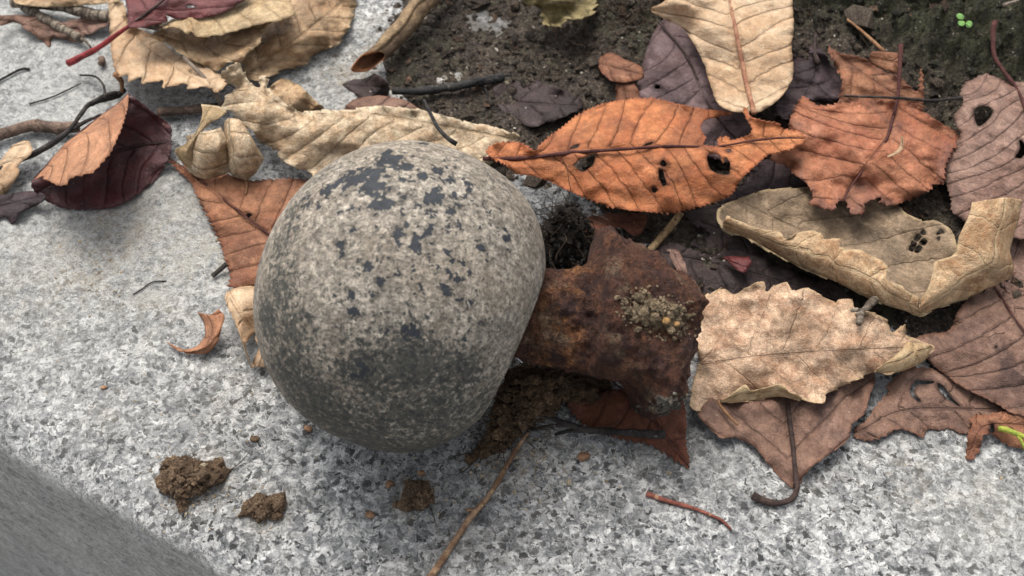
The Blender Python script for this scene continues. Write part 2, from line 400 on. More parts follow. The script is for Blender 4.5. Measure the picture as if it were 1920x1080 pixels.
film = gauss(KV, [(150, 150, 260, .92), (60, 60, 220, .9), (330, 440, 220, .9), (200, 450, 240, .88), (40, 440, 200, .75), (430, 560, 130, .6), (120, 650, 160, .5), (560, 180, 160, .6), (300, 620, 150, .35), (250, 760, 160, .25), (600, 60, 120, .5), (1850, 970, 120, .5), (1330, 860, 80, .3)])
dirt = gauss(KV, [(260, 420, 130, .6), (60, 560, 120, .4), (420, 470, 80, .55), (1700, 880, 90, .4), (880, 1000, 140, .3), (900, 60, 110, 1.), (860, 140, 80, 1.), (760, 60, 80, .9), (700, 180, 70, .6), (365, 905, 55, .8), (495, 955, 40, .7), (778, 935, 45, .7), (430, 720, 90, .35), (960, 870, 90, .5), (280, 560, 120, .4), (100, 470, 120, .4), (1250, 850, 90, .35), (1560, 870, 120, .3), (205, 460, 70, .9), (160, 520, 60, .7), (200, 390, 50, .8), (640, 140, 60, .7), (330, 480, 100, .45), (720, 120, 90, .9), (850, 140, 90, .35), (1000, 800, 90, .5), (980, 850, 60, .6), (1180, 470, 80, .4), (200, 770, 60, .35), (1830, 930, 90, .35), (1150, 780, 60, .5)])
wet = gauss(KV, [(910, 35, 100, .75), (1640, 740, 70, .8), (1640, 650, 120, .6), (1310, 800, 70, .5), (1000, 380, 90, .5), (780, 840, 160, .25), (330, 185, 70, .3)])*(bb > 0)  # wet granite beside the soil; the spot below the ball is only darker
face_tone = np.clip((-.5-bb)/.14, 0, 1)*.92  # separate grey for the vertical front face
pale = np.exp(-((bb+.02)/.085)**2)*.8*np.clip(.4+fbm(np.c_[aa*.35, aa*0], 3, 3), 0, 1)
kerb = link('kerb', mesh('kerb', KV, F, {'film': film, 'dirt': dirt, 'wet': wet, 'face_tone': face_tone, 'pale': pale}), M_GRAN)
tag(kerb, kind='structure')
# road below the kerb and the bed of earth behind it
T = NT('bounce_concrete'); v = T.objcm(); n = T.noise(v, 4, 6, .7); M_BOUNCE = T.done(T.mix(T.ramp(n, .3, .7), (.3, .295, .285, 1), (.42, .415, .4, 1)), .9, T.bump(n, .003, 1))  # unseen road tone, kept pale to bounce light onto the kerb face
def sheet(name, a0, a1, b0, b1, z, mat):
    P = kerb_xy(np.array([a0, a1, a1, a0], float), np.array([b0, b0, b1, b1], float)); P[:, 2] = z
    return tag(link(name, mesh(name, P, [(0, 1, 2, 3)], {'cv': [0]*4}), mat), kind='structure')
sheet('pavement', -3000, 3000, -3000, -.8, -22.5, M_BOUNCE)
sheet('garden_bed', -3000, 3000, KBW+.05, 3000, -.35, M_SOIL)

# ------------------------------------------------------------------ soil spilled over the back of the kerb
SC = [(760, 70, .05), (800, 100, .16), (900, 95, .14), (1000, 120, .28), (1100, 60, .45), (1150, 150, .3), (900, 215, .16), (790, 225, .1), (980, 230, .15), (1050, 200, .2), (1200, 0, .6), (1120, 0, .6),
      (1240, 430, .04), (1350, 480, .1), (1290, 520, .05), (1450, 500, .1), (1550, 545, .06), (1560, 100, .6), (1540, 30, 1.0), (1620, 30, 1.4), (1750, 20, 1.8), (1900, 40, 1.9), (1700, 130, .9), (1800, 150, 1.0), (1900, 110, 1.5), (1640, 90, 1.0), (1780, 400, .2), (1850, 300, .4), (1500, 200, .3), (1400, 300, .15), (1600, 300, .2),
      (650, 60, -.2), (715, 60, -.04), (690, 150, -.1), (640, 230, -.3), (700, 250, -.15), (855, 138, .03), (925, 40, .0), (880, 15, .02), (300, 200, -.6), (500, 400, -.6), (1000, 370, -.1), (1160, 450, -.05), (1100, 500, -.3), (1300, 650, -.2), (1600, 650, -.1), (1640, 740, -.15), (1850, 700, .02), (1900, 850, -.4), (1400, 900, -.6), (1700, 1000, -.8), (900, 900, -.8), (300, 900, -1), (0, 0, -.6), (0, 500, -1), (600, 0, -.25), (780, 0, -.02),
      (2250, 0, 2.3), (2350, 600, .8), (1500, -250, 2.0), (1000, -200, .7), (700, -250, -.1), (300, -300, -.5), (2300, 900, -.3)]
SX = WA([(a, b) for a, b, c in SC])[:, :2]
soil_h = rbf(SX, [c for a, b, c in SC])
gx = np.arange(-15, 24, .075); gy = np.arange(-7, 27, .075)
X, Y = np.meshgrid(gx, gy, indexing='ij'); P2 = np.c_[X.ravel(), Y.ravel()]
def soil_z(P2):
    b = soil_h(P2)
    amp = np.clip((b+.12)*2.2, .12, 1)*(1+np.clip(b-.4, 0, 1)*1.9)
    rid = 1-np.abs(fbm(P2*1.5, 41, 3))
    return b+amp*(fbm(P2*.8, 31, 5, .55)*.16+(rid-.6)*.10+fbm(P2*4.2, 51, 3, .6)*.055+np.abs(fbm(P2*8.5, 61, 2))*.035)
Z = soil_z(P2)
nx, ny = len(gx), len(gy); keep = (Z > -.07).reshape(nx, ny)
idx = np.arange(nx*ny).reshape(nx, ny)
ck = keep[:-1, :-1] | keep[1:, :-1] | keep[1:, 1:] | keep[:-1, 1:]
Q = np.stack([idx[:-1, :-1], idx[1:, :-1], idx[1:, 1:], idx[:-1, 1:]], -1)[ck]
used = np.unique(Q); remap = np.full(nx*ny, -1); remap[used] = np.arange(len(used))
SV = np.c_[P2, Z][used]
SV[:, 2] = np.maximum(SV[:, 2], -.25)
moss = np.clip((soil_h(SV[:, :2])-.45)/.5, 0, 1)
soil = link('soil', mesh('soil', SV, remap[Q], {'cv': fbm(SV[:, :2]*2, 71, 2)*.2, 'moss': moss}), M_SOIL); tag(soil, kind='structure')

# crumbs, grit and rootlets on the soil -------------------------------------------------
ICO = None
def ico():
    global ICO
    if ICO is None:
        bm = bmesh.new(); bmesh.ops.create_icosphere(bm, subdivisions=1, radius=1)
        ICO = (np.array([v.co[:] for v in bm.verts]), np.array([[v.index for v in f.verts] for f in bm.faces])); bm.free()
    return ICO
def grains(pos, size, flat=.75, cvr=.55):
    v, f = ico(); n = len(pos); nv = len(v)
    q = rng.normal(size=(n, 4)); q /= np.linalg.norm(q, axis=1)[:, None]
    a, b, c, d = q.T
    R = np.stack([1-2*(c*c+d*d), 2*(b*c-a*d), 2*(b*d+a*c), 2*(b*c+a*d), 1-2*(b*b+d*d), 2*(c*d-a*b), 2*(b*d-a*c), 2*(c*d+a*b), 1-2*(b*b+c*c)], 1).reshape(n, 3, 3)
    sc = size[:, None]*rng.uniform(.6, 1.3, (n, 3))
    jit = rng.uniform(.6, 1.35, (n, nv, 1))
    P = np.einsum('nij,nkj->nki', R, v[None]*sc[:, None]*jit); P[:, :, 2] *= flat
    V = (pos[:, None]+P).reshape(-1, 3); Fc = (f[None]+np.arange(n)[:, None, None]*nv).reshape(-1, 3)
    return V, Fc, np.repeat(rng.uniform(-cvr, cvr, n), nv)
def fibres(pos, length, r, spread=.6, zup=.3, seg=6, dirs=None):
    V, Fc, o = [], [], 0
    for i, p in enumerate(pos):
        a = rng.uniform(0, 2*math.pi); d = np.array([math.cos(a), math.sin(a), rng.normal(0, zup)]) if dirs is None else dirs[i]
        L = length*rng.uniform(.4, 1.4); pts = [p]
        for k in range(seg):
            d = d+rng.normal(0, spread*.5, 3)*np.array([1, 1, .5]); d /= np.linalg.norm(d); pts.append(pts[-1]+d*L/seg)
        v, f, _ = tube_data(np.array(pts), np.linspace(r, r*.5, seg+1), 3, cap=False)
        V.append(v); Fc += [tuple(q+o for q in ff) for ff in f]; o += len(v)
    return np.vstack(V), Fc
def on_soil(n, lo=0.0, hi=9, box=None):
    out = []
    while sum(map(len, out)) < n:
        c = np.c_[rng.uniform(-12, 18, n*2), rng.uniform(-6, 20, n*2)]
        h = soil_h(c); c = c[(h > lo) & (h < hi)]; out.append(c)
    c = np.vstack(out)[:n]; return np.c_[c, soil_z(c)]
p = on_soil(15000, -.07, .75); s = np.exp(rng.normal(-3.3, .55, len(p)))
V, Fc, cv = grains(p+np.c_[0*s, 0*s, s*.2], s)
tag(link('soil_crumbs', mesh('soil_crumbs', V, Fc, {'cv': cv}, flat=slice(None)), M_CRUMB), kind='stuff', label='fine dark soil crumbs lying over the earth behind the kerb', cat='soil')
p = on_soil(6500, .6); s = np.exp(rng.normal(-3.2, .55, len(p)))
V, Fc, cv = grains(p+np.c_[0*s, 0*s, s*.2], s)
M_MOSSY = soilmat('crumb_mossy', (.02, .02, .013, 1), (.06, .058, .034, 1), (.16, .14, .1, 1), sc=2.2)
tag(link('mossy_crumbs', mesh('mossy_crumbs', V, Fc, {'cv': cv}, flat=slice(None)), M_MOSSY), kind='stuff', label='dark mossy earth crumbs on the raised bed', cat='soil')
p = on_soil(900, -.02); s = np.exp(rng.normal(-3.65, .45, len(p)))
V, Fc, cv = grains(p+np.c_[0*s, 0*s, s*.5], s)
tag(link('sand_grains', mesh('sand_grains', V, Fc, {'cv': cv}, flat=slice(None)), M_GRIT), kind='stuff', label='pale sand grains sprinkled over the dark soil', cat='sand')
p = on_soil(260, .05)
c0 = W(1190, 30); extra = np.c_[c0[0]+rng.normal(0, .9, 160), c0[1]+rng.normal(0, .7, 160)]; extra = np.c_[extra, soil_z(extra)]
V, Fc = fibres(np.vstack([p, extra])+[0, 0, .05], 1.0, .012)
tag(link('rootlets', mesh('rootlets', V, Fc, {'lu': np.zeros(len(V))}), M_ROOT), kind='stuff', label='tangle of thin dark rootlets on the soil', cat='roots')
# shredded leaf litter in the soil
p = on_soil(520, -.03); LV_, LF_, LC_, o_ = [], [], [], 0
for q in p:
    m_ = rng.integers(5, 8); a = np.sort(rng.uniform(0, 2*math.pi, m_)); r = np.exp(rng.normal(-2.1, .45))*rng.uniform(.5, 1.2, m_)
    tl = rng.normal(0, .35, 2); x, y = np.cos(a)*r*rng.uniform(.5, 1), np.sin(a)*r
    top = np.c_[q[0]+x, q[1]+y, q[2]+.05+x*tl[0]+y*tl[1]]; LV_ += [top, top-[0, 0, .015]]
    LF_ += [tuple(o_+k_ for k_ in range(m_)), tuple(o_+2*m_-1-k_ for k_ in range(m_))]+[(o_+k_, o_+m_+k_, o_+m_+(k_+1) % m_, o_+(k_+1) % m_) for k_ in range(m_)]
    o_ += 2*m_; LC_ += [rng.uniform(-.5, .8)]*(2*m_)
M_LIT = soilmat('litter', (.05, .03, .022, 1), (.13, .08, .05, 1), (.26, .16, .09, 1), sc=1.2)
tag(link('leaf_litter', mesh('leaf_litter', np.vstack(LV_), LF_, {'cv': LC_}, flat=slice(None)), M_LIT), kind='stuff', label='shredded brown leaf litter mixed into the soil', cat='litter')
# fine sand left on the granite
spots_ = [(365, 915, .7, 160), (495, 955, .5, 90), (778, 935, .5, 90), (960, 860, .9, 160), (700, 900, 2.0, 60), (1100, 850, 1.2, 60), (300, 700, 3.0, 80), (1500, 930, 3.0, 60), (205, 460, 1.0, 160), (160, 530, .8, 90), (640, 135, .6, 120), (200, 400, .5, 50), (330, 480, 1.4, 70), (900, 860, 1.2, 60), (400, 900, 1.0, 60), (1000, 850, .7, 60)]
P = []
for px, py, sdv, n in spots_:
    c = W(px, py); P.append(np.c_[c[0]+rng.normal(0, sdv*.5, n), c[1]+rng.normal(0, sdv*.5, n), np.zeros(n)+.01])
P = np.vstack(P); s = np.exp(rng.normal(-4.2, .4, len(P))); V, Fc, cv = grains(P, s)
M_SAND = barkmat('sand', (.22, .17, .11, 1), (.5, .42, .3, 1), scale=9)
tag(link('loose_sand', mesh('loose_sand', V, Fc, {'cv': cv}, flat=slice(None)), M_SAND), kind='stuff', label='thin scatter of tan sand on the granite kerb', cat='sand')

# ------------------------------------------------------------------ leaves
def sheet_leaf(outline, mid, hs_, holes=(), teeth=(.16, .035), rag=.015, corr=.03, wrin=.05, vsp=.6, k=.75, thick=.013, seed=1, grid=.095, lobed=0.0, hmin=.02, hrim=1.0):
    G = WA(outline)[:, :2]; Mid = cr(WA(mid)[:, :2], step=.06)
    H = rbf(WA([(a, b) for a, b, c in hs_])[:, :2], [c for a, b, c in hs_])
    O = cr(G, step=.028, closed=True); n = len(O)
    area = .5*np.sum(O[:, 0]*np.roll(O[:, 1], -1)-O[:, 1]*np.roll(O[:, 0], -1))
    if area < 0: O = O[::-1]
    Tn = np.roll(O, -2, 0)-np.roll(O, 2, 0); Tn /= np.linalg.norm(Tn, axis=1)[:, None]+1e-9
    Nr = np.c_[Tn[:, 1], -Tn[:, 0]]
    arc = np.arange(n)*.028
    if teeth:
        sp, am = teeth; jitter = vn(np.c_[arc*1.7, arc*0], seed)*.25
        _, la, sd_ = segdist(O, Mid)
        dirn = np.where(np.gradient(np.convolve(np.r_[la[-5:], la, la[:5]], np.ones(11)/11, 'valid')) >= 0, 1, -1)
        fr = np.mod(arc/sp+jitter, 1.0); saw = np.where(dirn > 0, fr, 1-fr)**1.3
        O = O+Nr*(am*(saw-.4)*(1+.6*vn(np.c_[arc*2.3, arc*0+5], seed+3)))[:, None]+Tn*(dirn*am*.6*saw)[:, None]
    if rag: O = O+Nr*(fbm(np.c_[arc*1.4, arc*0], seed+7, 4, .65)*rag)[:, None]
    HP = []
    for hpoly in holes:
        if len(hpoly) == 3 and np.isscalar(hpoly[0]):
            x, y, r = hpoly; hpoly = [(x+r*math.cos(t)*(1+.2*math.sin(3*t+x)), y+r*math.sin(t)*(1+.25*math.cos(2*t+y))) for t in np.linspace(0, 2*math.pi, 9)[:-1]]
        q = cr(WA(hpoly)[:, :2], step=.028, closed=True)
        HP.append(q+np.c_[vn(q*9, seed), vn(q*9, seed+1)]*.01)
    lo, hi = O.min(0), O.max(0)
    g = np.stack(np.meshgrid(np.arange(lo[0], hi[0], grid), np.arange(lo[1], hi[1], grid*.87), indexing='ij'), -1)
    g[:, ::2, 0] += grid/2; g = g.reshape(-1, 2); g = g+rng.uniform(-.15, .15, g.shape)*grid
    def clear(P, d):
        m = inpoly(P, O)
        for q in HP: m &= ~inpoly(P, q)
        P = P[m]
        B = np.vstack([O]+HP); k_ = np.ones(len(P), bool)
        for i in range(0, len(P), 3000): k_[i:i+3000] = (np.linalg.norm(P[i:i+3000, None]-B[None], axis=2).min(1) > d)
        return P[k_]
    dm, _, _ = segdist(g, Mid); g = g[dm > .06]
    I = np.vstack([clear(g, .045), clear(Mid, .03)])
    pts, edges, o = [O], [], 0
    edges += [(i, (i+1) % n) for i in range(n)]; o = n
    for q in HP:
        m = len(q); edges += [(o+i, o+(i+1) % m) for i in range(m)]; pts.append(q); o += m
    allp = np.vstack(pts+[I])
    r = geometry.delaunay_2d_cdt([Vector(p) for p in allp], edges, [], 0, 1e-5)
    D = np.array([v[:] for v in r[0]]); Tq = np.array([f[:] for f in r[2] if len(f) == 3])
    c = D[Tq].mean(1); m = inpoly(c, O)
    for q in HP: m &= ~inpoly(c, q)
    Tq = Tq[m]
    us = np.unique(Tq); rm = np.full(len(D), -1); rm[us] = np.arange(len(us)); D = D[us]; Tq = rm[Tq]
    tri = D[Tq]; ar = (tri[:, 1, 0]-tri[:, 0, 0])*(tri[:, 2, 1]-tri[:, 0, 1])-(tri[:, 1, 1]-tri[:, 0, 1])*(tri[:, 2, 0]-tri[:, 0, 0])
    Tq[ar < 0] = Tq[ar < 0][:, ::-1]
    j3 = min(3, len(Mid)-1); e0 = Mid[0]-Mid[j3]; e1 = Mid[-1]-Mid[-1-j3]
    ME = np.vstack([Mid[0]+e0/np.linalg.norm(e0)*4, Mid, Mid[-1]+e1/np.linalg.norm(e1)*4])
    lv, lu, sd_ = segdist(D, ME); ed, _, _ = segdist(D, np.vstack([O[::3], O[:1]]))
    lw_ = lu+vsp*.28*vn(np.c_[lu/vsp*.8, lu*0+seed], seed+40); ss = np.clip(lv/.09, 0, 1)
    hr = np.zeros(len(D))
    for q in HP: hr = np.maximum(hr, np.clip(1-segdist(D, np.vstack([q, q[:1]]))[0]/.045, 0, 1))
    ph = (lw_-k*lv+.10*lv*lv)/vsp+np.where(sd_ > 0, .38, 0)*ss*ss*(3-2*ss)
    h = H(D)
    fade = np.clip(lv*3, 0, 1)
    h = h+corr*.7*(np.sqrt(np.abs(np.sin(math.pi*(ph+.12*vn(np.c_[lu*1.5, lv*1.5], seed+33)))))-.7)*fade
    h = h+fbm(np.c_[D*.9, D[:, :1]*0], seed+11, 3)*wrin+fbm(D*3, seed+15, 2)*wrin*.45-np.abs(fbm(D*1.7, seed+17, 2))*wrin*.7
    h = h+np.clip(1-ed/.35, 0, 1)**2*fbm(np.c_[D*2.1], seed+19, 2)*wrin*1.6
    h = np.maximum(h, hmin)
    V = lift(np.c_[D, D[:, 0]*0], h)
    return shell(V, Tq, {'lu': lu, 'lv': lv*sd_, 'ph': ph, 'ed': ed, 'hr': hr*hrim}, thick), H
def loft_leaf(rows, mr=.5, nseg=.09, teeth=None, tedge=(0, 1), vsp=.6, k=.6, wrin=.04, thick=.013, seed=1, flip=False, rag=.02, corr=.006):
    R = [WA(r) for r in rows]
    Lm = max(np.sum(np.linalg.norm(np.diff(r, axis=0), axis=1)) for r in R)
    N = max(12, int(Lm/(nseg*.5))); R = np.array([cr(r, n=N) for r in R])          # rows x N x 3
    La = np.linalg.norm(np.diff(R, axis=0), axis=2).sum(0).mean(); M_ = max(8, int(La/nseg*1.4))
    Gd = np.array([cr(R[:, j], n=M_) for j in range(N)])                           # N x M x 3
    lu = np.r_[0, np.cumsum(np.linalg.norm(np.diff(Gd[:, M_//2], axis=0), axis=1))]
    lw = np.concatenate([np.zeros((N, 1)), np.cumsum(np.linalg.norm(np.diff(Gd, axis=1), axis=2), axis=1)], 1)
    tot = lw[:, -1:]; lv = lw-mr*tot
    if teeth:
        sp, am = teeth; fr = np.mod(lu/sp+vn(np.c_[lu*1.3, lu*0], seed)*.3, 1)**1.3
        for e in tedge:
            a, b = (0, 1) if e == 0 else (-1, -2)
            d = Gd[:, a]-Gd[:, b]; d /= np.linalg.norm(d, axis=1)[:, None]+1e-9
            Gd[:, a] += d*(am*(fr-.3)*(1+.6*vn(np.c_[lu*2, lu*0+3], seed+2)))[:, None]
    V = Gd.reshape(-1, 3); LU = np.repeat(lu, M_); LV = lv.ravel(); ED = np.minimum(lw, tot-lw).ravel()
    id_ = np.arange(N*M_).reshape(N, M_); a, b, c, d = id_[:-1, :-1].ravel(), id_[1:, :-1].ravel(), id_[1:, 1:].ravel(), id_[:-1, 1:].ravel()
    Tq = np.vstack([np.c_[a, b, c], np.c_[a, c, d]])
    if flip: Tq = Tq[:, ::-1]
    ph = (LU-k*np.abs(LV)+.1*LV*LV)/vsp
    Nn = vnormals(V, Tq)
    V = V+Nn*(fbm(np.c_[LU*1.1, LV*1.1], seed+5, 3)*wrin+corr*(np.abs(np.mod(ph, 1)-.5)*2-.5))[:, None]
    V[:, 2] = np.maximum(V[:, 2], .02)
    return shell(V, Tq, {'lu': LU, 'lv': LV, 'ph': ph, 'ed': ED, 'hr': ED*0}, thick)
_ls = [100]
def leaf(label, mat, outline=None, mid=None, hs_=None, flaps=(), petiole=None, pr=(.05, .03), pmat=None, rib=None, ribm=None, name='fallen_leaf', cat='leaf', **kw):
    _ls[0] += 1; kw['wrin'] = kw.get('wrin', .05)*1.35; kw.setdefault('seed', _ls[0]); parts = []; own = []
    if outline is not None:
        p_, H = sheet_leaf(outline, mid, hs_, **kw); parts.append(p_)
    for fl in flaps:
        fl = dict(fl); rows = fl.pop('rows'); fm = fl.pop('mat', None); fl.setdefault('seed', _ls[0]+50); fl.setdefault('vsp', kw.get('vsp', .6)); q = loft_leaf(rows, **fl)
        if fm is None: parts.append(q)
        else: own.append((q, fm))
    V, Fc, A, flat = joinsheets(parts)
    if petiole is None and rib is None and not own:
        return tag(link(name, mesh(name, V, Fc, A, flat), mat), label, cat)
    c = V.mean(0); c[2] = V[:, 2].min(); e = empty(name, c)
    b = link('blade', mesh('blade', V, Fc, A, flat), mat); setparent(b, e)
    for (v_, f_, a_, l_), fm in own:
        o = link('rolled_edge', mesh('rolled_edge', v_, f_, a_, l_), fm); setparent(o, b.parent)
    if rib is not None:
        G = cr(WA(mid)[:, :2], step=.1); G = G[int(len(G)*rib[2]):int(len(G)*rib[3])]
        h = H(G)+.008; P = lift(np.c_[G, G[:, 0]*0], np.maximum(h, .03)); t = np.linspace(0, 1, len(P))
        v, f, L = tube_data(P, rib[0]+(rib[1]-rib[0])*t, 6, 3, .15)
        o = link('midrib', mesh('midrib', v, f, {'lu': L, 'lv': L*0, 'ph': L*0+.5, 'ed': L*0+1, 'side': L*0}), ribm or pmat or mat); setparent(o, e)
    if petiole is not None:
        tube('petiole', petiole, pr[0], pr[1], pmat or mat, e, seed=_ls[0])
    return tag(e, label, cat)

# colours read off the photograph, as albedos
K = .92
m_orange = leafmat(lin(206, 128, 66, K), lin(182, 98, 44, K), back=lin(170, 110, 70, K), vein=lin(92, 44, 30, K), vs=.75, edge=lin(150, 70, 38, K), spots=.35, vw=.02, mott=.9, white=.3)
m_cream = leafmat(lin(224, 194, 156, K), lin(200, 158, 114, K), vrel=.45, vein=lin(160, 118, 76, K), vs=.65, edge=lin(150, 110, 62, K), es=.4, spots=.25, cont=.7, vw=.025, mott=.8, spotc=lin(110, 72, 40, K))
m_redor = leafmat(lin(186, 120, 80, K), lin(160, 88, 54, K), blotch=.75, c3=lin(110, 80, 72, K), vein=lin(84, 50, 46, K), vs=.5, edge=lin(110, 62, 46, K), spots=.35, mott=.9)
m_pink = leafmat(lin(166, 132, 114, K), lin(134, 98, 82, K), vein=lin(92, 60, 56, K), vs=.6, edge=lin(90, 62, 54, K), spots=.3, mott=1.2, cont=1.3)
m_purple = leafmat(lin(132, 108, 108, K), lin(98, 72, 70, K), vein=lin(66, 48, 50, K), vs=.6, edge=lin(84, 60, 58, K), spots=.3, mott=.9)
m_dpurp = leafmat(lin(92, 72, 76, K), lin(66, 48, 50, K), vein=lin(48, 36, 38, K), vs=.6, spots=.35, mott=1.2, rough=.5)
m_rotten = leafmat(lin(74, 58, 56, K), lin(50, 38, 36, K), vein=lin(36, 26, 24, K), vs=.5, spots=.5, mott=1.6, rough=.45, white=.5)
m_brown = leafmat(lin(150, 114, 94, K), lin(116, 84, 68, K), vrel=.5, blotch=.8, c3=lin(74, 54, 50, K), vein=lin(70, 48, 42, K), vs=.65, edge=lin(150, 96, 66, K), es=.35, spots=.4, mott=1.0)
m_rust = leafmat(lin(178, 122, 82, K), lin(152, 92, 58, K), vein=lin(92, 50, 36, K), vs=.6, edge=lin(120, 62, 40, K), spots=.4, mott=1.1)
m_rustdk = leafmat(lin(126, 72, 46, K), lin(98, 52, 32, K), vein=lin(66, 34, 24, K), vs=.65, spots=.4)
m_tan = leafmat(lin(208, 174, 130, K), lin(170, 130, 88, K), back=lin(176, 146, 98, K), vein=lin(128, 98, 58, K), vs=.5, edge=lin(214, 190, 142, K), es=.4, spots=.35, spotc=lin(104, 78, 48, K), mott=1.6, cont=1.2)
m_tanold = leafmat(lin(226, 202, 166, K), lin(180, 146, 106, K), vrel=.4, back=lin(176, 150, 104, K), vein=lin(136, 108, 66, K), vs=.6, edge=lin(226, 206, 170, K), es=.5, spots=.5, spotc=lin(120, 96, 60, K), mott=2.0, cont=1.4)
m_tangrey = leafmat(vrel=.2, c1=lin(170, 144, 112, K), c2=lin(128, 104, 78, K), ladder=.1, back=lin(186, 152, 100, K), vein=lin(104, 86, 58, K), vs=.35, edge=lin(196, 170, 120, K), es=.5, spots=.35, spotc=lin(78, 62, 40, K), mott=1.5, cont=1.3)
m_flap = leafmat(lin(220, 184, 138, K), lin(168, 122, 76, K), vrel=.2, back=lin(150, 130, 92, K), vein=lin(214, 188, 140, K), vs=.6, edge=lin(214, 188, 140, K), es=.4, spots=.55, spotc=lin(104, 76, 42, K), mott=1.6, cont=1.4)
m_mottle = leafmat(lin(216, 182, 148, K), lin(168, 124, 90, K), vrel=.12, ladder=.1, c3=lin(128, 100, 72, K), back=lin(196, 168, 120, K), vein=lin(130, 92, 58, K), vs=.12, edge=lin(210, 178, 130, K), es=.45, spots=.55, spotc=lin(118, 82, 52, K), mott=2.4, cont=1.7)
m_rim = leafmat(lin(208, 180, 134, K), lin(180, 144, 96, K), vein=lin(150, 116, 70, K), vs=.4, spots=.3, spotc=lin(118, 82, 52, K), mott=1.8)
m_dkred = leafmat(lin(96, 38, 40, K), lin(66, 28, 32, K), vein=lin(46, 20, 24, K), vs=.6, spots=.15, rough=.42, spec=.5, mott=.8, cont=.6, retic=.3)
m_winered = leafmat(lin(122, 48, 46, K), lin(94, 34, 34, K), vein=lin(54, 22, 24, K), vs=.5, spots=.12, rough=.42, spec=.5, mott=.8, cont=.5, retic=.3)
m_salmon = leafmat(lin(202, 144, 100, K), lin(178, 116, 76, K), vein=lin(112, 62, 42, K), vs=.6, edge=lin(170, 106, 70, K), spots=.2, mott=1.0, white=0)
m_olive = leafmat(lin(150, 132, 84, K), lin(112, 98, 52, K), vein=lin(96, 82, 50, K), vs=.4, spots=.4, edge=lin(180, 160, 110, K), mott=2.0)
p_dark = barkmat('petiole_dark', (.03, .02, .018, 1), (.07, .045, .038, 1))
p_red = barkmat('petiole_red', lin(170, 52, 52, K), lin(116, 30, 34, K), scale=3, rough=.45)
p_tan = barkmat('petiole_tan', lin(170, 126, 84, K), lin(140, 96, 62, K))
p_pink = barkmat('petiole_pink', lin(180, 130, 96, K), lin(150, 96, 70, K))
p_purple = barkmat('petiole_purple', lin(96, 54, 48, K), lin(74, 40, 38, K))
p_grey = barkmat('petiole_grey', lin(152, 138, 122, K), lin(120, 104, 90, K))

# --- right side, from the bottom of the pile upwards
leaf('dark rotten leaf scrap flattened on the soil below the orange leaf', m_rotten, [(1285, 405), (1340, 392), (1400, 425), (1440, 455), (1400, 480), (1340, 470), (1300, 455), (1330, 440)], [(1285, 405), (1350, 430), (1440, 455)], [(1285, 405, .3), (1340, 430, .3), (1440, 455, .28), (1330, 470, .2)], rag=.06, teeth=(.14, .05))
leaf('blackish decayed leaf pressed into soil beside the rusty neck', m_rotten, [(1215, 470), (1260, 455), (1330, 475), (1400, 470), (1480, 500), (1560, 530), (1600, 570), (1520, 575), (1420, 550), (1350, 560), (1300, 545), (1255, 505)], [(1220, 470), (1400, 510), (1600, 570)], [(1215, 470, .2), (1330, 475, .25), (1450, 510, .25), (1600, 570, .15), (1300, 545, .15)], rag=.06, teeth=(.14, .04))
leaf('dark purple leaf half hidden under the orange and rust red leaves', m_dpurp, [(1385, 352), (1430, 300), (1480, 312), (1515, 350), (1525, 385), (1470, 400), (1400, 415), (1310, 425), (1290, 400), (1340, 385)], [(1300, 410), (1400, 370), (1510, 350)], [(1385, 352, .4), (1480, 312, .5), (1525, 385, .45), (1310, 425, .3), (1400, 390, .4)], teeth=(.15, .06))
leaf('small dark purple grey leaf curled beside the cream leaf', m_dpurp, [(1487, 107), (1513, 111), (1520, 85), (1542, 96), (1561, 122), (1576, 148), (1584, 174), (1576, 190), (1546, 194), (1516, 186), (1500, 200), (1476, 224), (1455, 206), (1470, 160)], [(1528, 88), (1530, 140), (1490, 215)], [(1487, 107, .9), (1527, 90, 1.2), (1561, 122, .9), (1584, 174, .9), (1530, 150, 1.15), (1476, 224, .8), (1455, 206, .8)], petiole=[(1534, 120, 1.2), (1527, 95, 1.25), (1529, 66, 1.3)], pr=(.06, .03), pmat=p_dark, teeth=(.15, .05), wrin=.1)
leaf('dull purple leaf with one small hole under the cream leaf', m_purple, [(1226, 60), (1207, 111), (1198, 148), (1195, 190), (1240, 225), (1320, 290), (1400, 305), (1425, 265), (1400, 215), (1350, 150), (1325, 60), (1260, 25)], [(1235, 40), (1290, 110), (1325, 190), (1370, 250), (1425, 290)], [(1226, 60, .7), (1198, 148, .55), (1195, 190, .5), (1280, 120, .85), (1325, 60, .9), (1350, 150, .8), (1320, 290, .5), (1425, 265, .5)], holes=[(1232, 163, 5)], teeth=(.14, .02), rib=(.03, .015, .0, 1), ribm=p_dark)
leaf('torn light brown leaf with a curled flap behind the rust red leaf', m_rust, [(1553, 88), (1576, 100), (1613, 107), (1631, 116), (1660, 135), (1684, 141), (1720, 172), (1727, 130), (1733, 185), (1725, 210), (1583, 205), (1579, 148), (1564, 122)], [(1555, 90), (1620, 140), (1715, 200)], [(1553, 88, 1.3), (1613, 107, 1.3), (1684, 141, 1.25), (1733, 160, 1.3), (1725, 210, 1.0), (1583, 200, .9), (1600, 150, 1.2)], flaps=[dict(rows=[[(1632, 118, 1.25), (1660, 132, 1.25), (1684, 140, 1.25)], [(1630, 106, 1.4), (1660, 112, 1.4), (1684, 120, 1.4)], [(1635, 96, 1.5), (1660, 97, 1.5), (1685, 99, 1.5)]], wrin=.02)], teeth=(.2, .06))
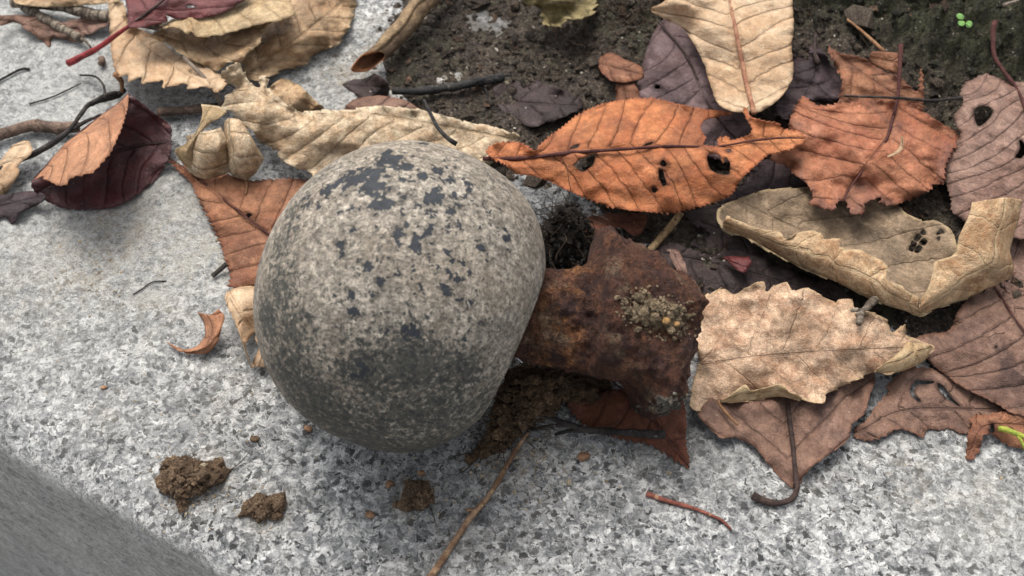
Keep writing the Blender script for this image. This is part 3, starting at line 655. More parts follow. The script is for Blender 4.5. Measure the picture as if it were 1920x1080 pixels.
leaf('pinkish brown leaf with a square hole at the edge of the soil', m_pink, [(1850, 139), (1827, 148), (1809, 156), (1801, 178), (1809, 189), (1798, 207), (1787, 219), (1794, 237), (1801, 256), (1776, 285), (1770, 315), (1772, 344), (1783, 370), (1785, 398), (1830, 425), (1990, 450), (2060, 300), (2020, 170), (1890, 152)], [(1878, 128), (1909, 170), (1930, 225), (1975, 330), (2000, 430)], [(1850, 139, 1.2), (1801, 180, 1.1), (1776, 285, .8), (1785, 398, .6), (1870, 250, 1.25), (1990, 450, .8), (2060, 300, 1.0), (1890, 152, 1.35), (1840, 330, .9)], holes=[[(1831, 202), (1850, 200), (1861, 207), (1857, 219), (1837, 237), (1827, 222)], [(1912, 262), (1921, 268), (1924, 285), (1914, 296), (1904, 294), (1912, 280)]], petiole=[(1900, 158, 1.38), (1878, 128, 1.42), (1864, 104, 1.5), (1862, 60, 1.7), (1866, 40, 1.8)], pr=(.035, .06), pmat=p_purple, rib=(.035, .02, 0, 1), ribm=p_purple, teeth=(.13, .035), vsp=.42, k=.9)
leaf('purple brown leaf under the tip of the curled tan leaf', m_pink, [(1880, 400), (1900, 372), (1960, 380), (2060, 450), (2040, 600), (1930, 570), (1885, 540), (1870, 480)], [(1880, 400), (1950, 480), (2040, 580)], [(1880, 400, .5), (1960, 380, .6), (2040, 600, .3), (1885, 540, .3), (1940, 480, .5)], k=.9)
leaf('broad purple brown leaf lying flat right of the mottled tan leaf', m_brown, [(1716, 640), (1740, 625), (1779, 619), (1800, 580), (1830, 545), (1870, 520), (1930, 512), (2020, 560), (2040, 700), (1990, 800), (1920, 780), (1894, 773), (1868, 757), (1813, 731), (1776, 705), (1746, 680)], [(1860, 530), (1905, 600), (1960, 680), (2000, 790)], [(1716, 640, .25), (1779, 619, .35), (1870, 520, .3), (2020, 560, .4), (1920, 780, .22), (1813, 731, .28), (1880, 640, .42)], rib=(.02, .012, 0, 1), ribm=p_purple, holes=[(1752+116, 651, 2)], vsp=.45, k=.35, teeth=(.12, .02))
leaf('torn red brown leaf with a flaking hole on the kerb', m_brown, [(1601, 799), (1620, 787), (1650, 760), (1668, 737), (1664, 722), (1687, 702), (1713, 687), (1800, 700), (1930, 760), (1950, 800), (1900, 795), (1846, 790), (1820, 792), (1809, 811), (1776, 800), (1739, 803), (1732, 824), (1698, 807), (1679, 807), (1657, 818), (1605, 825)], [(1605, 815), (1700, 770), (1900, 770)], [(1601, 810, .12), (1664, 730, .15), (1713, 687, .12), (1930, 770, .12), (1809, 808, .1), (1698, 805, .08), (1700, 760, .22)], holes=[[(1709, 724), (1722, 713), (1752, 715), (1745, 720), (1722, 722), (1714, 735), (1728, 752), (1720, 752), (1708, 738)], [(1757, 718), (1772, 726), (1782, 742), (1800, 762), (1782, 752), (1766, 738)]], teeth=(.14, .04), rag=.04, hmin=.03)
leaf('orange brown leaf scrap with a pointed lobe at the pile edge', m_rust, [(1820, 790), (1850, 778), (1940, 775), (1960, 840), (1920, 838), (1894, 838), (1879, 829), (1862, 815), (1846, 819), (1836, 844), (1817, 860), (1815, 825)], [(1818, 855), (1850, 800), (1950, 800)], [(1820, 790, .2), (1940, 775, .25), (1817, 860, .05), (1894, 838, .08), (1860, 800, .25)], holes=[[(1856, 797), (1864, 796), (1864, 810), (1857, 812)]], teeth=(.15, .03), rag=.04)
leaf('red brown leaf with its dark bent stalk lying on the granite', m_brown, [(1309, 773), (1320, 792), (1350, 821), (1379, 822), (1413, 839), (1442, 873), (1461, 897), (1487, 917), (1496, 917), (1505, 895), (1520, 876), (1542, 861), (1579, 836), (1594, 817), (1598, 795), (1620, 776), (1628, 747), (1640, 700), (1590, 680), (1450, 700), (1350, 735)], [(1493, 915), (1491, 880), (1485, 820), (1476, 752), (1470, 690)], [(1309, 773, .25), (1350, 821, .2), (1413, 839, .28), (1487, 917, .06), (1520, 876, .2), (1598, 800, .25), (1640, 700, .12), (1450, 700, .05), (1485, 820, .14), (1400, 790, .32), (1550, 800, .3), (1350, 735, .05)], petiole=[(1492, 890, .12), (1495, 915, .09), (1484, 936, .06), (1457, 944, .07), (1431, 939, .08), (1411, 928, .1)], pr=(.045, .07), pmat=p_dark, rib=(.055, .03, 0, 1), ribm=p_dark, teeth=(.2, .02), k=1.1, vsp=.7)
leaf('small rust brown leaf poking out beneath the rusty neck', m_rustdk, [(1062, 752), (1100, 738), (1190, 730), (1270, 740), (1288, 775), (1287, 825), (1293, 876), (1272, 866), (1222, 836), (1180, 826), (1140, 815), (1090, 792)], [(1130, 700), (1200, 760), (1250, 820), (1293, 876)], [(1062, 752, .15), (1190, 730, .3), (1288, 775, .25), (1293, 876, .05), (1180, 826, .08), (1200, 780, .28)], teeth=(.13, .06), rib=(.02, .01, 0, 1), ribm=p_purple, k=.5)
leaf('mottled light brown leaf with a scalloped edge touching the rusty neck', m_mottle, [(1300, 610), (1307, 567), (1327, 553), (1357, 541), (1376, 552), (1405, 538), (1431, 527), (1437, 546), (1450, 536), (1476, 530), (1485, 546), (1516, 541), (1542, 556), (1564, 567), (1572, 562), (1598, 562), (1605, 579), (1639, 586), (1664, 601), (1672, 624), (1697, 608), (1701, 628), (1751, 648), (1751, 657), (1731, 676), (1683, 697), (1661, 703), (1639, 697), (1609, 712), (1576, 727), (1550, 741), (1542, 756), (1498, 749), (1460, 742), (1427, 749), (1368, 754), (1346, 757), (1309, 771), (1294, 761), (1300, 717), (1308, 670)], [(1300, 690), (1400, 672), (1550, 660), (1750, 652)], [(1300, 610, .55), (1357, 541, .55), (1431, 527, .8), (1516, 541, .75), (1598, 562, .7), (1664, 601, .7), (1751, 652, .45), (1661, 703, .5), (1576, 727, .5), (1542, 756, .5), (1427, 749, .42), (1346, 757, .35), (1296, 755, .3), (1450, 650, .75), (1600, 650, .8), (1350, 650, .6), (1400, 700, .6)],
     flaps=[dict(rows=[[(1348, 756, .36), (1400, 752, .42), (1450, 745, .44), (1503, 751, .48)], [(1355, 752, .5), (1400, 737, .62), (1455, 733, .64), (1503, 747, .52)], [(1358, 749, .52), (1396, 721, .72), (1406, 735, .7), (1432, 730, .74), (1464, 721, .76), (1480, 737, .7), (1505, 748, .55)]], wrin=.03, mat=m_rim),
            dict(rows=[[(1640, 699, .52), (1685, 698, .52), (1732, 677, .5), (1752, 655, .47)], [(1655, 684, .72), (1690, 675, .78), (1725, 655, .75), (1750, 650, .55)], [(1668, 672, .72), (1690, 655, .78), (1702, 640, .75), (1745, 647, .6)]], wrin=.03, mat=m_rim)],
     petiole=[(1346, 752, .36), (1362, 775, .34), (1384, 797, .34)], pr=(.035, .02), pmat=p_tan, teeth=(.3, .03), vsp=.75, corr=.012, wrin=.09)
leaf('large rust red leaf with long dark stalk on the soil', m_redor, [(1505, 181), (1487, 211), (1479, 237), (1470, 270), (1446, 293), (1450, 301), (1476, 311), (1490, 326), (1513, 344), (1524, 367), (1516, 382), (1540, 390), (1564, 394), (1572, 378), (1587, 381), (1594, 399), (1620, 401), (1624, 381), (1650, 372), (1651, 382), (1679, 384), (1698, 377), (1720, 370), (1746, 356), (1750, 345), (1768, 344), (1772, 315), (1783, 289), (1798, 256), (1776, 237), (1739, 215), (1716, 196), (1683, 189), (1627, 189), (1576, 193), (1535, 198)], [(1683, 180), (1674, 222), (1661, 263), (1627, 307), (1594, 352), (1575, 390)], [(1505, 181, 1.15), (1446, 293, .85), (1524, 367, .95), (1594, 399, .95), (1679, 384, .95), (1768, 344, .9), (1798, 256, .95), (1683, 189, 1.1), (1600, 260, 1.35), (1700, 270, 1.2), (1661, 263, 1.15), (1550, 230, 1.3), (1630, 330, 1.15), (1720, 310, 1.15)], petiole=[(1676, 215, 1.16), (1684, 178, 1.3), (1687, 130, 1.55), (1689, 84, 1.75)], pr=(.03, .055), pmat=p_purple, rib=(.028, .015, 0, .95), ribm=p_purple, teeth=(.17, .055), vsp=.5, k=.5, corr=.05, wrin=.1)
# curled tan leaf with rolled edges
leaf('big tan leaf with both edges rolled up into pale curls', m_tangrey, [(1344, 392), (1387, 371), (1442, 356), (1560, 352), (1680, 385), (1701, 401), (1727, 413), (1753, 413), (1779, 426), (1791, 446), (1800, 475), (1850, 500), (1890, 505), (1893, 519), (1850, 541), (1813, 560), (1757, 578), (1724, 594), (1683, 574), (1646, 567), (1609, 549), (1572, 528), (1535, 516), (1479, 490), (1427, 464), (1398, 446), (1372, 441), (1353, 430)], [(1400, 385), (1550, 460), (1724, 592)], [(1344, 392, .75), (1442, 356, .8), (1560, 352, .75), (1701, 401, .75), (1791, 446, .8), (1892, 510, .75), (1724, 594, .55), (1609, 549, .6), (1479, 490, .65), (1353, 430, .7), (1600, 440, .5), (1480, 420, .55), (1720, 500, .5)],
     holes=[[(1704, 468), (1711, 450), (1719, 456), (1712, 472)], [(1713, 447), (1722, 438), (1729, 443), (1721, 453)], [(1724, 436), (1732, 429), (1737, 437), (1731, 441)], [(1714, 472), (1721, 458), (1729, 462), (1724, 474)], [(1723, 455), (1732, 446), (1740, 452), (1732, 460)], [(1755, 441), (1763, 428), (1771, 437)], [(1755, 445), (1764, 443), (1761, 452)]], teeth=(.4, .03), vsp=.8, hrim=.15,
     flaps=[dict(rows=[[(1353, 430, .71), (1398, 446, .68), (1479, 490, .66), (1572, 528, .62), (1646, 567, .6), (1722, 594, .56)], [(1356, 416, 1.0), (1410, 436, 1.02), (1490, 466, 1.05), (1580, 500, 1.0), (1660, 540, .95), (1723, 580, .75)], [(1362, 405, 1.1), (1420, 428, 1.12), (1457, 434, 1.15), (1478, 448, 1.12), (1500, 434, 1.2), (1539, 436, 1.2), (1546, 449, 1.15), (1576, 447, 1.18), (1574, 466, 1.12), (1612, 471, 1.15), (1663, 497, 1.12), (1663, 523, 1.05), (1690, 538, 1.0), (1726, 562, .85)]], wrin=.05, vsp=.8, teeth=(.35, .04), tedge=(1,), mat=m_flap),
            dict(rows=[[(1724, 594, .56), (1757, 579, .6), (1813, 561, .64), (1850, 542, .7), (1893, 520, .75), (1898, 500, .85), (1890, 471, 1.0), (1909, 404, 1.25), (1913, 375, 1.35)], [(1724, 580, .8), (1755, 555, 1.0), (1800, 525, 1.15), (1840, 500, 1.25), (1862, 480, 1.35), (1868, 460, 1.45), (1868, 440, 1.55), (1875, 400, 1.7), (1884, 371, 1.75)], [(1726, 562, .85), (1740, 540, 1.05), (1750, 508, 1.2), (1755, 489, 1.3), (1788, 478, 1.35), (1796, 465, 1.45), (1800, 442, 1.55), (1817, 402, 1.7), (1822, 380, 1.75)]], wrin=.05, vsp=.8, teeth=(.3, .03), tedge=(0,), mat=m_flap)])
leaf('bright orange leaf full of small holes beside the knob', m_orange, [(911, 284), (922, 272), (952, 265), (978, 267), (996, 278), (1003, 282), (1011, 272), (1030, 255), (1052, 239), (1078, 218), (1111, 202), (1148, 190), (1193, 184), (1230, 185), (1262, 193), (1294, 200), (1331, 206), (1350, 207), (1372, 213), (1350, 218), (1327, 222), (1318, 228), (1314, 241), (1324, 259), (1316, 270), (1330, 274), (1346, 274), (1348, 259), (1364, 256), (1368, 263), (1379, 262), (1405, 252), (1409, 237), (1398, 222), (1394, 207), (1398, 202), (1409, 220), (1435, 226), (1457, 230), (1468, 241), (1498, 246), (1509, 259), (1505, 267), (1487, 278), (1457, 285), (1438, 293), (1420, 307), (1398, 326), (1383, 344), (1372, 363), (1346, 376), (1313, 387), (1276, 396), (1250, 400), (1193, 395), (1148, 389), (1126, 381), (1100, 372), (1063, 357), (1026, 339), (1000, 330), (967, 326), (956, 315), (941, 304), (926, 299)],
     [(905, 297), (930, 298), (989, 296), (1063, 287), (1119, 283), (1193, 278), (1257, 274), (1342, 275), (1405, 265), (1461, 259), (1509, 259)], [(911, 290, 1.2), (1003, 282, 1.2), (1111, 202, .95), (1230, 185, 1.0), (1372, 213, 1.1), (1398, 202, 1.5), (1509, 259, 1.45), (1420, 307, 1.35), (1372, 363, 1.1), (1250, 400, 1.0), (1100, 372, .95), (967, 326, 1.0), (1063, 287, 1.3), (1193, 278, 1.4), (1342, 275, 1.45), (1190, 340, 1.3), (1180, 225, 1.25), (1320, 330, 1.35)],
     holes=[[(1076, 309), (1093, 296), (1115, 289), (1113, 307), (1093, 322), (1081, 315)], (1244, 306, 6), [(1235, 319), (1243, 318), (1246, 330), (1250, 346), (1243, 349), (1237, 338)], (1226, 356, 5), [(1067, 280), (1075, 273), (1086, 270), (1083, 276)], [(1207, 273), (1213, 268), (1224, 266), (1220, 271)], [(1327, 291), (1348, 289), (1355, 307), (1363, 296), (1370, 311), (1366, 328), (1346, 326), (1331, 315)], (1367, 283, 4)],
     teeth=(.115, .055), rag=.012, rib=(.05, .012, 0, 1), ribm=p_purple, vsp=.5, k=.62, corr=.045, wrin=.06)
leaf('large cream yellow leaf hanging over the purple leaf', m_cream, [(1220, 18), (1242, 4), (1270, -20), (1340, -110), (1380, -190), (1430, -130), (1480, -60), (1486, 0), (1489, 56), (1485, 85), (1487, 141), (1479, 163), (1457, 189), (1427, 209), (1394, 211), (1361, 205), (1344, 189), (1337, 174), (1327, 144), (1320, 115), (1301, 80), (1287, 59), (1268, 44), (1242, 33)], [(1414, 213), (1405, 178), (1390, 111), (1379, 52), (1368, 0), (1372, -80), (1380, -190)], [(1220, 18, 1.6), (1268, 44, 1.3), (1320, 115, 1.25), (1344, 189, 1.3), (1427, 209, 1.4), (1414, 213, 1.4), (1479, 163, 1.5), (1489, 56, 1.6), (1480, -60, 1.7), (1390, 111, 1.55), (1368, 0, 1.8), (1380, -190, 1.6), (1330, 60, 1.7), (1440, 80, 1.75), (1300, 20, 1.75), (1260, 15, 1.7)], rib=(.06, .025, 0, .95), ribm=p_pink, teeth=(.3, .012), vsp=.62, k=.7, corr=.05, wrin=.04)

# --- left side
leaf('large dark red leaf folded over on itself on the granite', m_dkred, [(241, 176), (259, 189), (293, 215), (318, 237), (320, 267), (315, 296), (300, 326), (274, 352), (244, 374), (211, 389), (167, 393), (122, 391), (85, 374), (61, 352), (63, 335), (89, 307), (115, 278), (148, 248), (185, 219), (222, 193)], [(318, 266), (250, 275), (180, 300), (90, 350)], [(241, 176, 1.15), (318, 237, .45), (315, 296, .25), (244, 374, .12), (122, 391, .15), (61, 352, .5), (89, 307, .9), (148, 248, 1.1), (222, 193, 1.15), (200, 330, .12), (250, 270, .25), (130, 350, .2)], teeth=(.16, .02), vsp=.5, corr=.05, rib=(.02, .012, .0, .6), ribm=p_dark)
fold = dict(rows=[[(62, 336, .85), (89, 307, .92), (115, 278, 1.02), (148, 248, 1.12), (185, 219, 1.16), (222, 193, 1.17), (241, 177, 1.17)], [(82, 330, 1.15), (108, 308, 1.35), (138, 280, 1.5), (168, 255, 1.55), (200, 230, 1.5), (228, 203, 1.35), (241, 180, 1.2)], [(80, 334, 1.25), (111, 349, 1.45), (127, 347, 1.55), (134, 335, 1.6), (157, 330, 1.65), (178, 321, 1.7), (194, 300, 1.7), (208, 281, 1.68), (227, 244, 1.6), (238, 207, 1.4), (241, 182, 1.22)]], teeth=(.13, .06), tedge=(1,), vsp=.55, k=-.15, wrin=.03, mr=0.0)
for o_ in [COL.objects[-1]]: pass
root_ = [o for o in COL.objects if o.get('label', '').startswith('large dark red leaf folded')][0]
v_, f_, a_, fl_ = loft_leaf(seed=301, **fold)
fo = link('folded_half', mesh('folded_half', v_, f_, a_, fl_), m_salmon); setparent(fo, root_); tag(fo, 'orange brown underside folded over the dark red half')

leaf('dark red leaf with a bright red stalk on the tan leaves', m_winered, [(234, -5), (239, 21), (240, 49), (255, 51), (278, 49), (312, 40), (310, 27), (325, 34), (348, 36), (390, 32), (421, 22), (442, 10), (462, -6), (450, -60), (380, -110), (290, -90), (240, -50)], [(240, 50), (304, 2), (350, -50), (400, -110)], [(234, -5, 1.5), (240, 49, 1.45), (312, 40, 1.4), (390, 32, 1.5), (462, -6, 1.6), (380, -110, 1.7), (310, 0, 1.6)], petiole=[(245, 47, 1.47), (230, 57, 1.35), (185, 89, .9), (150, 108, .55), (128, 119, .4)], pr=(.045, .085), pmat=p_red, holes=[[(350, 11), (360, 10), (366, 13), (356, 15)]], teeth=None, rib=(.03, .015, 0, .9), ribm=p_dark, vsp=.6)
leaf('tan leaf with a coarse toothed edge under the red stalk', m_cream, [(207, 44), (209, 93), (215, 130), (222, 144), (237, 140), (241, 154), (263, 145), (267, 157), (304, 151), (307, 164), (348, 158), (352, 168), (385, 163), (407, 174), (425, 150), (370, 118), (333, 100), (281, 64), (241, 45), (232, 8), (212, -6), (203, 8)], [(215, 0), (270, 80), (330, 125), (410, 170)], [(207, 44, .5), (215, 130, .85), (241, 154, .95), (307, 164, .95), (385, 163, .85), (410, 172, .7), (425, 150, .6), (333, 100, .35), (281, 64, .35), (241, 45, .5), (215, 0, .5), (280, 120, .75)], teeth=(.3, .03), vsp=.7, petiole=[(215, 138, .82), (228, 152, .6), (228, 178, .2)], pr=(.07, .03), pmat=p_tan, corr=.05)
leaf('brown tan leaf rolled lengthwise below the dark red leaf', m_tan, [(283, 69), (304, 51), (350, 40), (450, 10), (520, 0), (530, 26), (497, 52), (486, 81), (463, 104), (450, 122), (429, 117), (408, 133), (393, 126), (367, 115), (341, 102), (312, 81)], [(290, 62), (400, 85), (520, 15)], [(283, 69, .95), (304, 51, .8), (450, 10, .8), (525, 15, 1.0), (497, 52, .95), (463, 104, 1.0), (450, 122, .95), (408, 133, .85), (341, 102, .8), (400, 75, .6), (312, 81, .85)],
     flaps=[dict(rows=[[(300, 50, .8), (330, 38, .85), (377, 26, .9), (424, 12, .95), (460, 2, 1.0), (512, -8, 1.0), (545, -4, 1.0)], [(306, 46, 1.2), (335, 38, 1.3), (377, 32, 1.35), (424, 22, 1.35), (460, 14, 1.35), (510, 4, 1.35), (548, 8, 1.25)], [(304, 51, 1.25), (328, 49, 1.3), (351, 62, 1.3), (359, 58, 1.35), (373, 68, 1.3), (421, 62, 1.35), (458, 52, 1.35), (490, 44, 1.35), (527, 39, 1.3), (554, 26, 1.2)]], wrin=.05, teeth=(.3, .03), tedge=(1,), mat=m_rim)], teeth=(.3, .03), wrin=.07,
     petiole=[(346, 108, .85), (357, 120, .85), (385, 148, .7), (402, 172, .5), (416, 198, .3)], pr=(.045, .055), pmat=p_grey)
leaf('pale tan leaf with wavy scalloped rim on the granite', m_tan, [(455, 122), (458, 146), (480, 150), (507, 143), (539, 129), (570, 123), (585, 107), (606, 94), (630, 86), (645, 66), (660, 38), (669, 8), (664, -20), (590, -40), (515, 0), (480, 48), (440, 95)], [(458, 140), (540, 85), (660, -10)], [(455, 122, .5), (458, 146, .4), (507, 143, .3), (570, 123, .25), (606, 94, .2), (660, 38, .15), (664, -20, .3), (590, -40, .6), (515, 0, .35), (480, 48, .3), (440, 95, .3), (546, 34, .62), (512, 65, .6), (560, 80, .7), (610, 40, .55)], teeth=(.45, .06), vsp=.6, corr=.09, wrin=.08)
leaf('yellow tan leaf scrap under the dark twigs', m_cream, [(-20, 330), (0, 300), (30, 270), (53, 265), (52, 285), (30, 310), (38, 325), (20, 345), (5, 370), (-30, 360)], [(50, 268), (20, 310), (-10, 350)], [(50, 268, .5), (0, 300, .3), (5, 370, .1), (30, 310, .4)], teeth=None, rag=.06)
leaf('dark brown leaf scrap beside the folded red leaf', m_dpurp, [(-30, 370), (10, 365), (60, 358), (78, 372), (40, 395), (25, 418), (5, 405), (-30, 420)], [(-30, 395), (70, 370)], [(-30, 370, .15), (60, 358, .3), (25, 418, .06), (20, 385, .25)], teeth=None, rag=.06)
leaf('reddish brown leaf lying under the ringed grey twigs', m_brown, [(-40, 40), (0, 28), (60, 30), (120, 48), (160, 62), (150, 80), (100, 72), (92, 88), (60, 60), (30, 44), (0, 48)], [(0, 38), (150, 70)], [(-40, 40, .4), (60, 30, .3), (160, 62, .2), (92, 88, .08), (60, 50, .25)], teeth=None, rag=.05)
leaf('crumbled pinkish leaf piece below the ringed twig', m_pink, [(110, 42), (160, 32), (215, 40), (200, 52), (180, 54), (160, 58), (130, 50)], [(110, 42), (210, 45)], [(110, 42, .3), (215, 40, .3), (160, 55, .15)], teeth=None, rag=.08)
leaf('thin tan leaf sliver above the ringed twig', m_tan, [(30, -12), (120, -14), (200, -8), (225, 2), (150, 10), (90, 12), (30, 6)], [(30, 0), (220, 0)], [(30, 0, .5), (120, 0, .6), (225, 2, .5)], teeth=None)
leaf('rust orange toothed leaf tucked under the left of the knob', m_rust, [(315, 294), (337, 309), (374, 318), (420, 325), (467, 338), (504, 337), (559, 337), (640, 360), (640, 470), (560, 560), (478, 546), (433, 537), (430, 514), (422, 492), (415, 462), (404, 436), (389, 403), (370, 370), (357, 340), (335, 318)], [(600, 505), (500, 436), (437, 388), (360, 325), (315, 294)], [(315, 294, .2), (404, 436, .18), (433, 537, .2), (478, 546, .2), (560, 560, .08), (640, 470, .08), (640, 360, .08), (504, 337, .3), (420, 325, .2), (437, 388, .35), (500, 436, .3)], teeth=(.14, .07), rib=(.025, .012, .1, 1), ribm=p_purple, holes=[(467, 404, 4)], k=.8)
leaf('small cream leaf curling up from under the knob', m_cream, [(422, 557), (436, 541), (476, 537), (540, 560), (560, 650), (520, 690), (482, 640), (482, 619), (470, 632), (459, 642), (440, 600)], [(428, 548), (460, 600), (520, 680)], [(422, 557, .55), (476, 537, .35), (540, 560, .1), (560, 650, .1), (520, 690, .08), (482, 625, .2), (459, 642, .6), (440, 600, .65), (465, 580, .5)], flaps=[dict(rows=[[(459, 642, .6), (453, 638, .62), (440, 602, .66)], [(462, 660, .45), (458, 655, .4), (446, 622, .45)], [(471, 690, .12), (466, 680, .12), (452, 645, .25)]], wrin=.02), dict(rows=[[(471, 690, .1), (478, 672, .2), (487, 655, .2)], [(488, 688, .22), (490, 678, .28), (495, 668, .25)], [(508, 692, .06), (506, 684, .08), (506, 676, .08)]], wrin=.02)], teeth=(.2, .02))
# long tan leaf behind the knob
leaf('long speckled tan leaf stretched behind the knob', m_tanold, [(415, 202), (435, 207), (444, 219), (449, 233), (471, 244), (479, 251), (480, 262), (507, 276), (524, 282), (521, 292), (536, 303), (555, 315), (572, 317), (584, 326), (650, 345), (760, 345), (880, 320), (945, 288), (972, 258), (926, 238), (881, 230), (856, 222), (818, 211), (785, 204), (748, 201), (693, 201), (644, 206), (613, 204), (565, 206), (541, 195), (517, 178), (502, 163), (503, 143), (486, 143), (487, 162), (474, 158), (456, 134), (445, 121), (425, 126), (415, 142), (421, 150), (441, 164), (435, 173), (420, 180), (423, 192)], [(968, 262), (850, 240), (700, 215), (565, 212), (490, 175), (430, 128)], [(415, 202, .75), (479, 251, .6), (524, 282, .55), (584, 326, .4), (760, 345, .2), (945, 288, .4), (972, 258, .35), (856, 222, .75), (748, 201, .75), (613, 204, .9), (541, 195, 1.0), (502, 150, 1.05), (430, 128, 1.3), (565, 250, .95), (680, 250, .8), (480, 210, 1.1), (820, 260, .6)], teeth=(.4, .05), vsp=.62, k=.95, corr=.07, wrin=.08, rag=.03)
leaf('crumpled pale tan leaf curled like a bud', m_tanold, flaps=[
    dict(rows=[[(420, 234, .9), (418, 260, .75), (424, 295, .55), (430, 321, .35), (455, 338, .18)], [(430, 224, 1.3), (438, 255, 1.35), (446, 290, 1.15), (452, 318, .75), (460, 338, .3)], [(444, 226, 1.25), (466, 252, 1.3), (478, 280, 1.1), (474, 312, .7), (463, 338, .3)], [(452, 230, .8), (482, 268, .75), (498, 296, .6), (485, 314, .4), (464, 338, .22)]], wrin=.04, mr=.4, vsp=.5, k=.3),
    dict(rows=[[(352, 256, .6), (352, 280, .5), (350, 305, .35), (357, 321, .2)], [(372, 250, 1.1), (378, 280, 1.1), (376, 310, .75), (376, 331, .3)], [(400, 244, 1.25), (408, 275, 1.3), (408, 308, .85), (400, 333, .3)], [(416, 238, 1.0), (426, 262, .95), (430, 295, .7), (430, 322, .3)]], wrin=.05, mr=.2, vsp=.5, k=.3, rag=.04),
    dict(rows=[[(377, 199, 1.15), (410, 202, 1.1), (425, 212, 1.05)], [(380, 214, 1.25), (395, 214, 1.25), (412, 222, 1.2)], [(372, 236, 1.2), (384, 232, 1.25), (396, 230, 1.2)], [(354, 262, 1.05), (362, 262, 1.15), (368, 262, 1.1)], [(328, 282, .6), (346, 292, .8), (362, 290, .8)], [(345, 308, .3), (355, 320, .3), (372, 330, .2)]], wrin=.04, mr=.5, vsp=.5, k=.3)],
    petiole=[(460, 335, .3), (463, 350, .35), (460, 365, .38)], pr=(.03, .02), pmat=p_tan)
leaf('tan wrinkled leaf scrap behind the bud shaped leaf', m_tan, [(505, 165), (530, 150), (565, 165), (590, 180), (605, 205), (560, 215), (530, 200)], [(505, 165), (600, 205)], [(505, 165, .5), (565, 165, .35), (605, 205, .1), (560, 190, .55)], teeth=None, rag=.06, wrin=.15)
leaf('pinkish leaf edge showing behind the long tan leaf', m_brown, [(648, 200), (672, 184), (715, 180), (755, 186), (788, 204), (800, 220), (720, 225), (655, 215)], [(650, 205), (795, 215)], [(648, 200, .3), (715, 180, .4), (800, 215, .2), (720, 225, .3)], teeth=(.2, .02))
leaf('blackish purple curled leaf crumb on the granite', m_rotten, [(640, 160), (655, 147), (685, 146), (700, 138), (722, 148), (732, 172), (720, 182), (695, 180), (668, 176)], [(640, 160), (730, 165)], [(640, 160, .1), (685, 146, .3), (700, 138, .6), (722, 150, .55), (732, 172, .2), (695, 180, .35)], teeth=None, rag=.06, wrin=.12)
leaf('orange leaf fragment half buried in the soil', m_rust, [(1120, 112), (1150, 102), (1198, 122), (1206, 146), (1160, 152), (1135, 138)], [(1125, 120), (1200, 140)], [(1120, 112, .5), (1198, 122, .7), (1206, 146, .6), (1140, 145, .5), (1160, 130, .7)], teeth=None, rag=.05)
leaf('orange brown scrap wedged behind the bright orange leaf', m_rust, [(1160, 152), (1185, 150), (1198, 180), (1200, 215), (1150, 215), (1150, 185)], [(1165, 155), (1180, 215)], [(1160, 152, .5), (1198, 180, .6), (1150, 215, .4)], teeth=None, rag=.04)
leaf('olive yellow lichen crusted leaf on the soil', m_olive, [(980, -10), (990, 10), (1010, 16), (1018, 45), (1050, 50), (1062, 36), (1088, 38), (1110, 22), (1112, -5), (1080, -30), (1000, -30)], [(985, 0), (1110, 10)], [(980, -10, .9), (1010, 16, .8), (1050, 50, .6), (1110, 15, .8), (1050, 5, 1.1), (1040, -30, 1.0)], teeth=(.25, .08), rag=.06, wrin=.15)
leaf('torn reddish leaf scrap tucked under the orange leaf', m_rustdk, [(1075, 420), (1110, 402), (1170, 396), (1215, 402), (1210, 425), (1190, 440), (1165, 425), (1130, 435), (1100, 440)], [(1080, 420), (1210, 412)], [(1075, 420, .3), (1170, 396, .5), (1215, 402, .5), (1190, 440, .2), (1130, 435, .3)], teeth=None, rag=.07)
leaf('crescent of curled red brown leaf alone on the granite', m_salmon, flaps=[dict(rows=[[(369, 586, .12), (380, 606, .12), (383, 628, .14), (365, 650, .12), (331, 654, .1), (311, 640, .06)], [(392, 590, .4), (400, 610, .38), (398, 634, .36), (376, 655, .26), (340, 659, .14), (312, 641, .07)], [(408, 580, .55), (421, 592, .5), (416, 613, .42), (408, 642, .3), (388, 662, .12), (350, 664, .08)]], wrin=.03, rag=.03)])
leaf('dark brown rotted leaf sunk flat into the soil behind the knob', m_rotten, [(930, 170), (970, 150), (1020, 158), (1070, 172), (1090, 200), (1050, 225), (985, 235), (940, 215)], [(930, 190), (1090, 200)], [(930, 170, .3), (1020, 158, .34), (1090, 200, .34), (985, 235, .28), (1010, 195, .36)], teeth=None, rag=.1)
leaf('tiny red leaf scrap on the dark rotten leaf', m_winered, [(1355, 485), (1375, 478), (1405, 480), (1412, 500), (1395, 515), (1372, 505)], [(1358, 488), (1405, 505)], [(1355, 485, .4), (1405, 480, .5), (1395, 515, .4), (1380, 495, .55)], teeth=None, rag=.05)
leaf('bleached pale leaf scrap lying left of the rotten leaf', m_pink, [(1250, 470), (1275, 470), (1292, 510), (1312, 545), (1300, 560), (1280, 530)], [(1255, 470), (1305, 555)], [(1250, 470, .4), (1312, 545, .4), (1280, 515, .5)], teeth=None, rag=.05)
# pale curl on the rust red leaf
leaf('tiny pale crescent curl on the rust red leaf', m_cream, flaps=[dict(rows=[[(1690, 254, 1.4), (1686, 275, 1.4), (1675, 286, 1.4), (1663, 292, 1.38)], [(1694, 258, 1.45), (1692, 278, 1.46), (1680, 289, 1.46), (1664, 295, 1.4)]], wrin=.005)], name='leaf_curl')

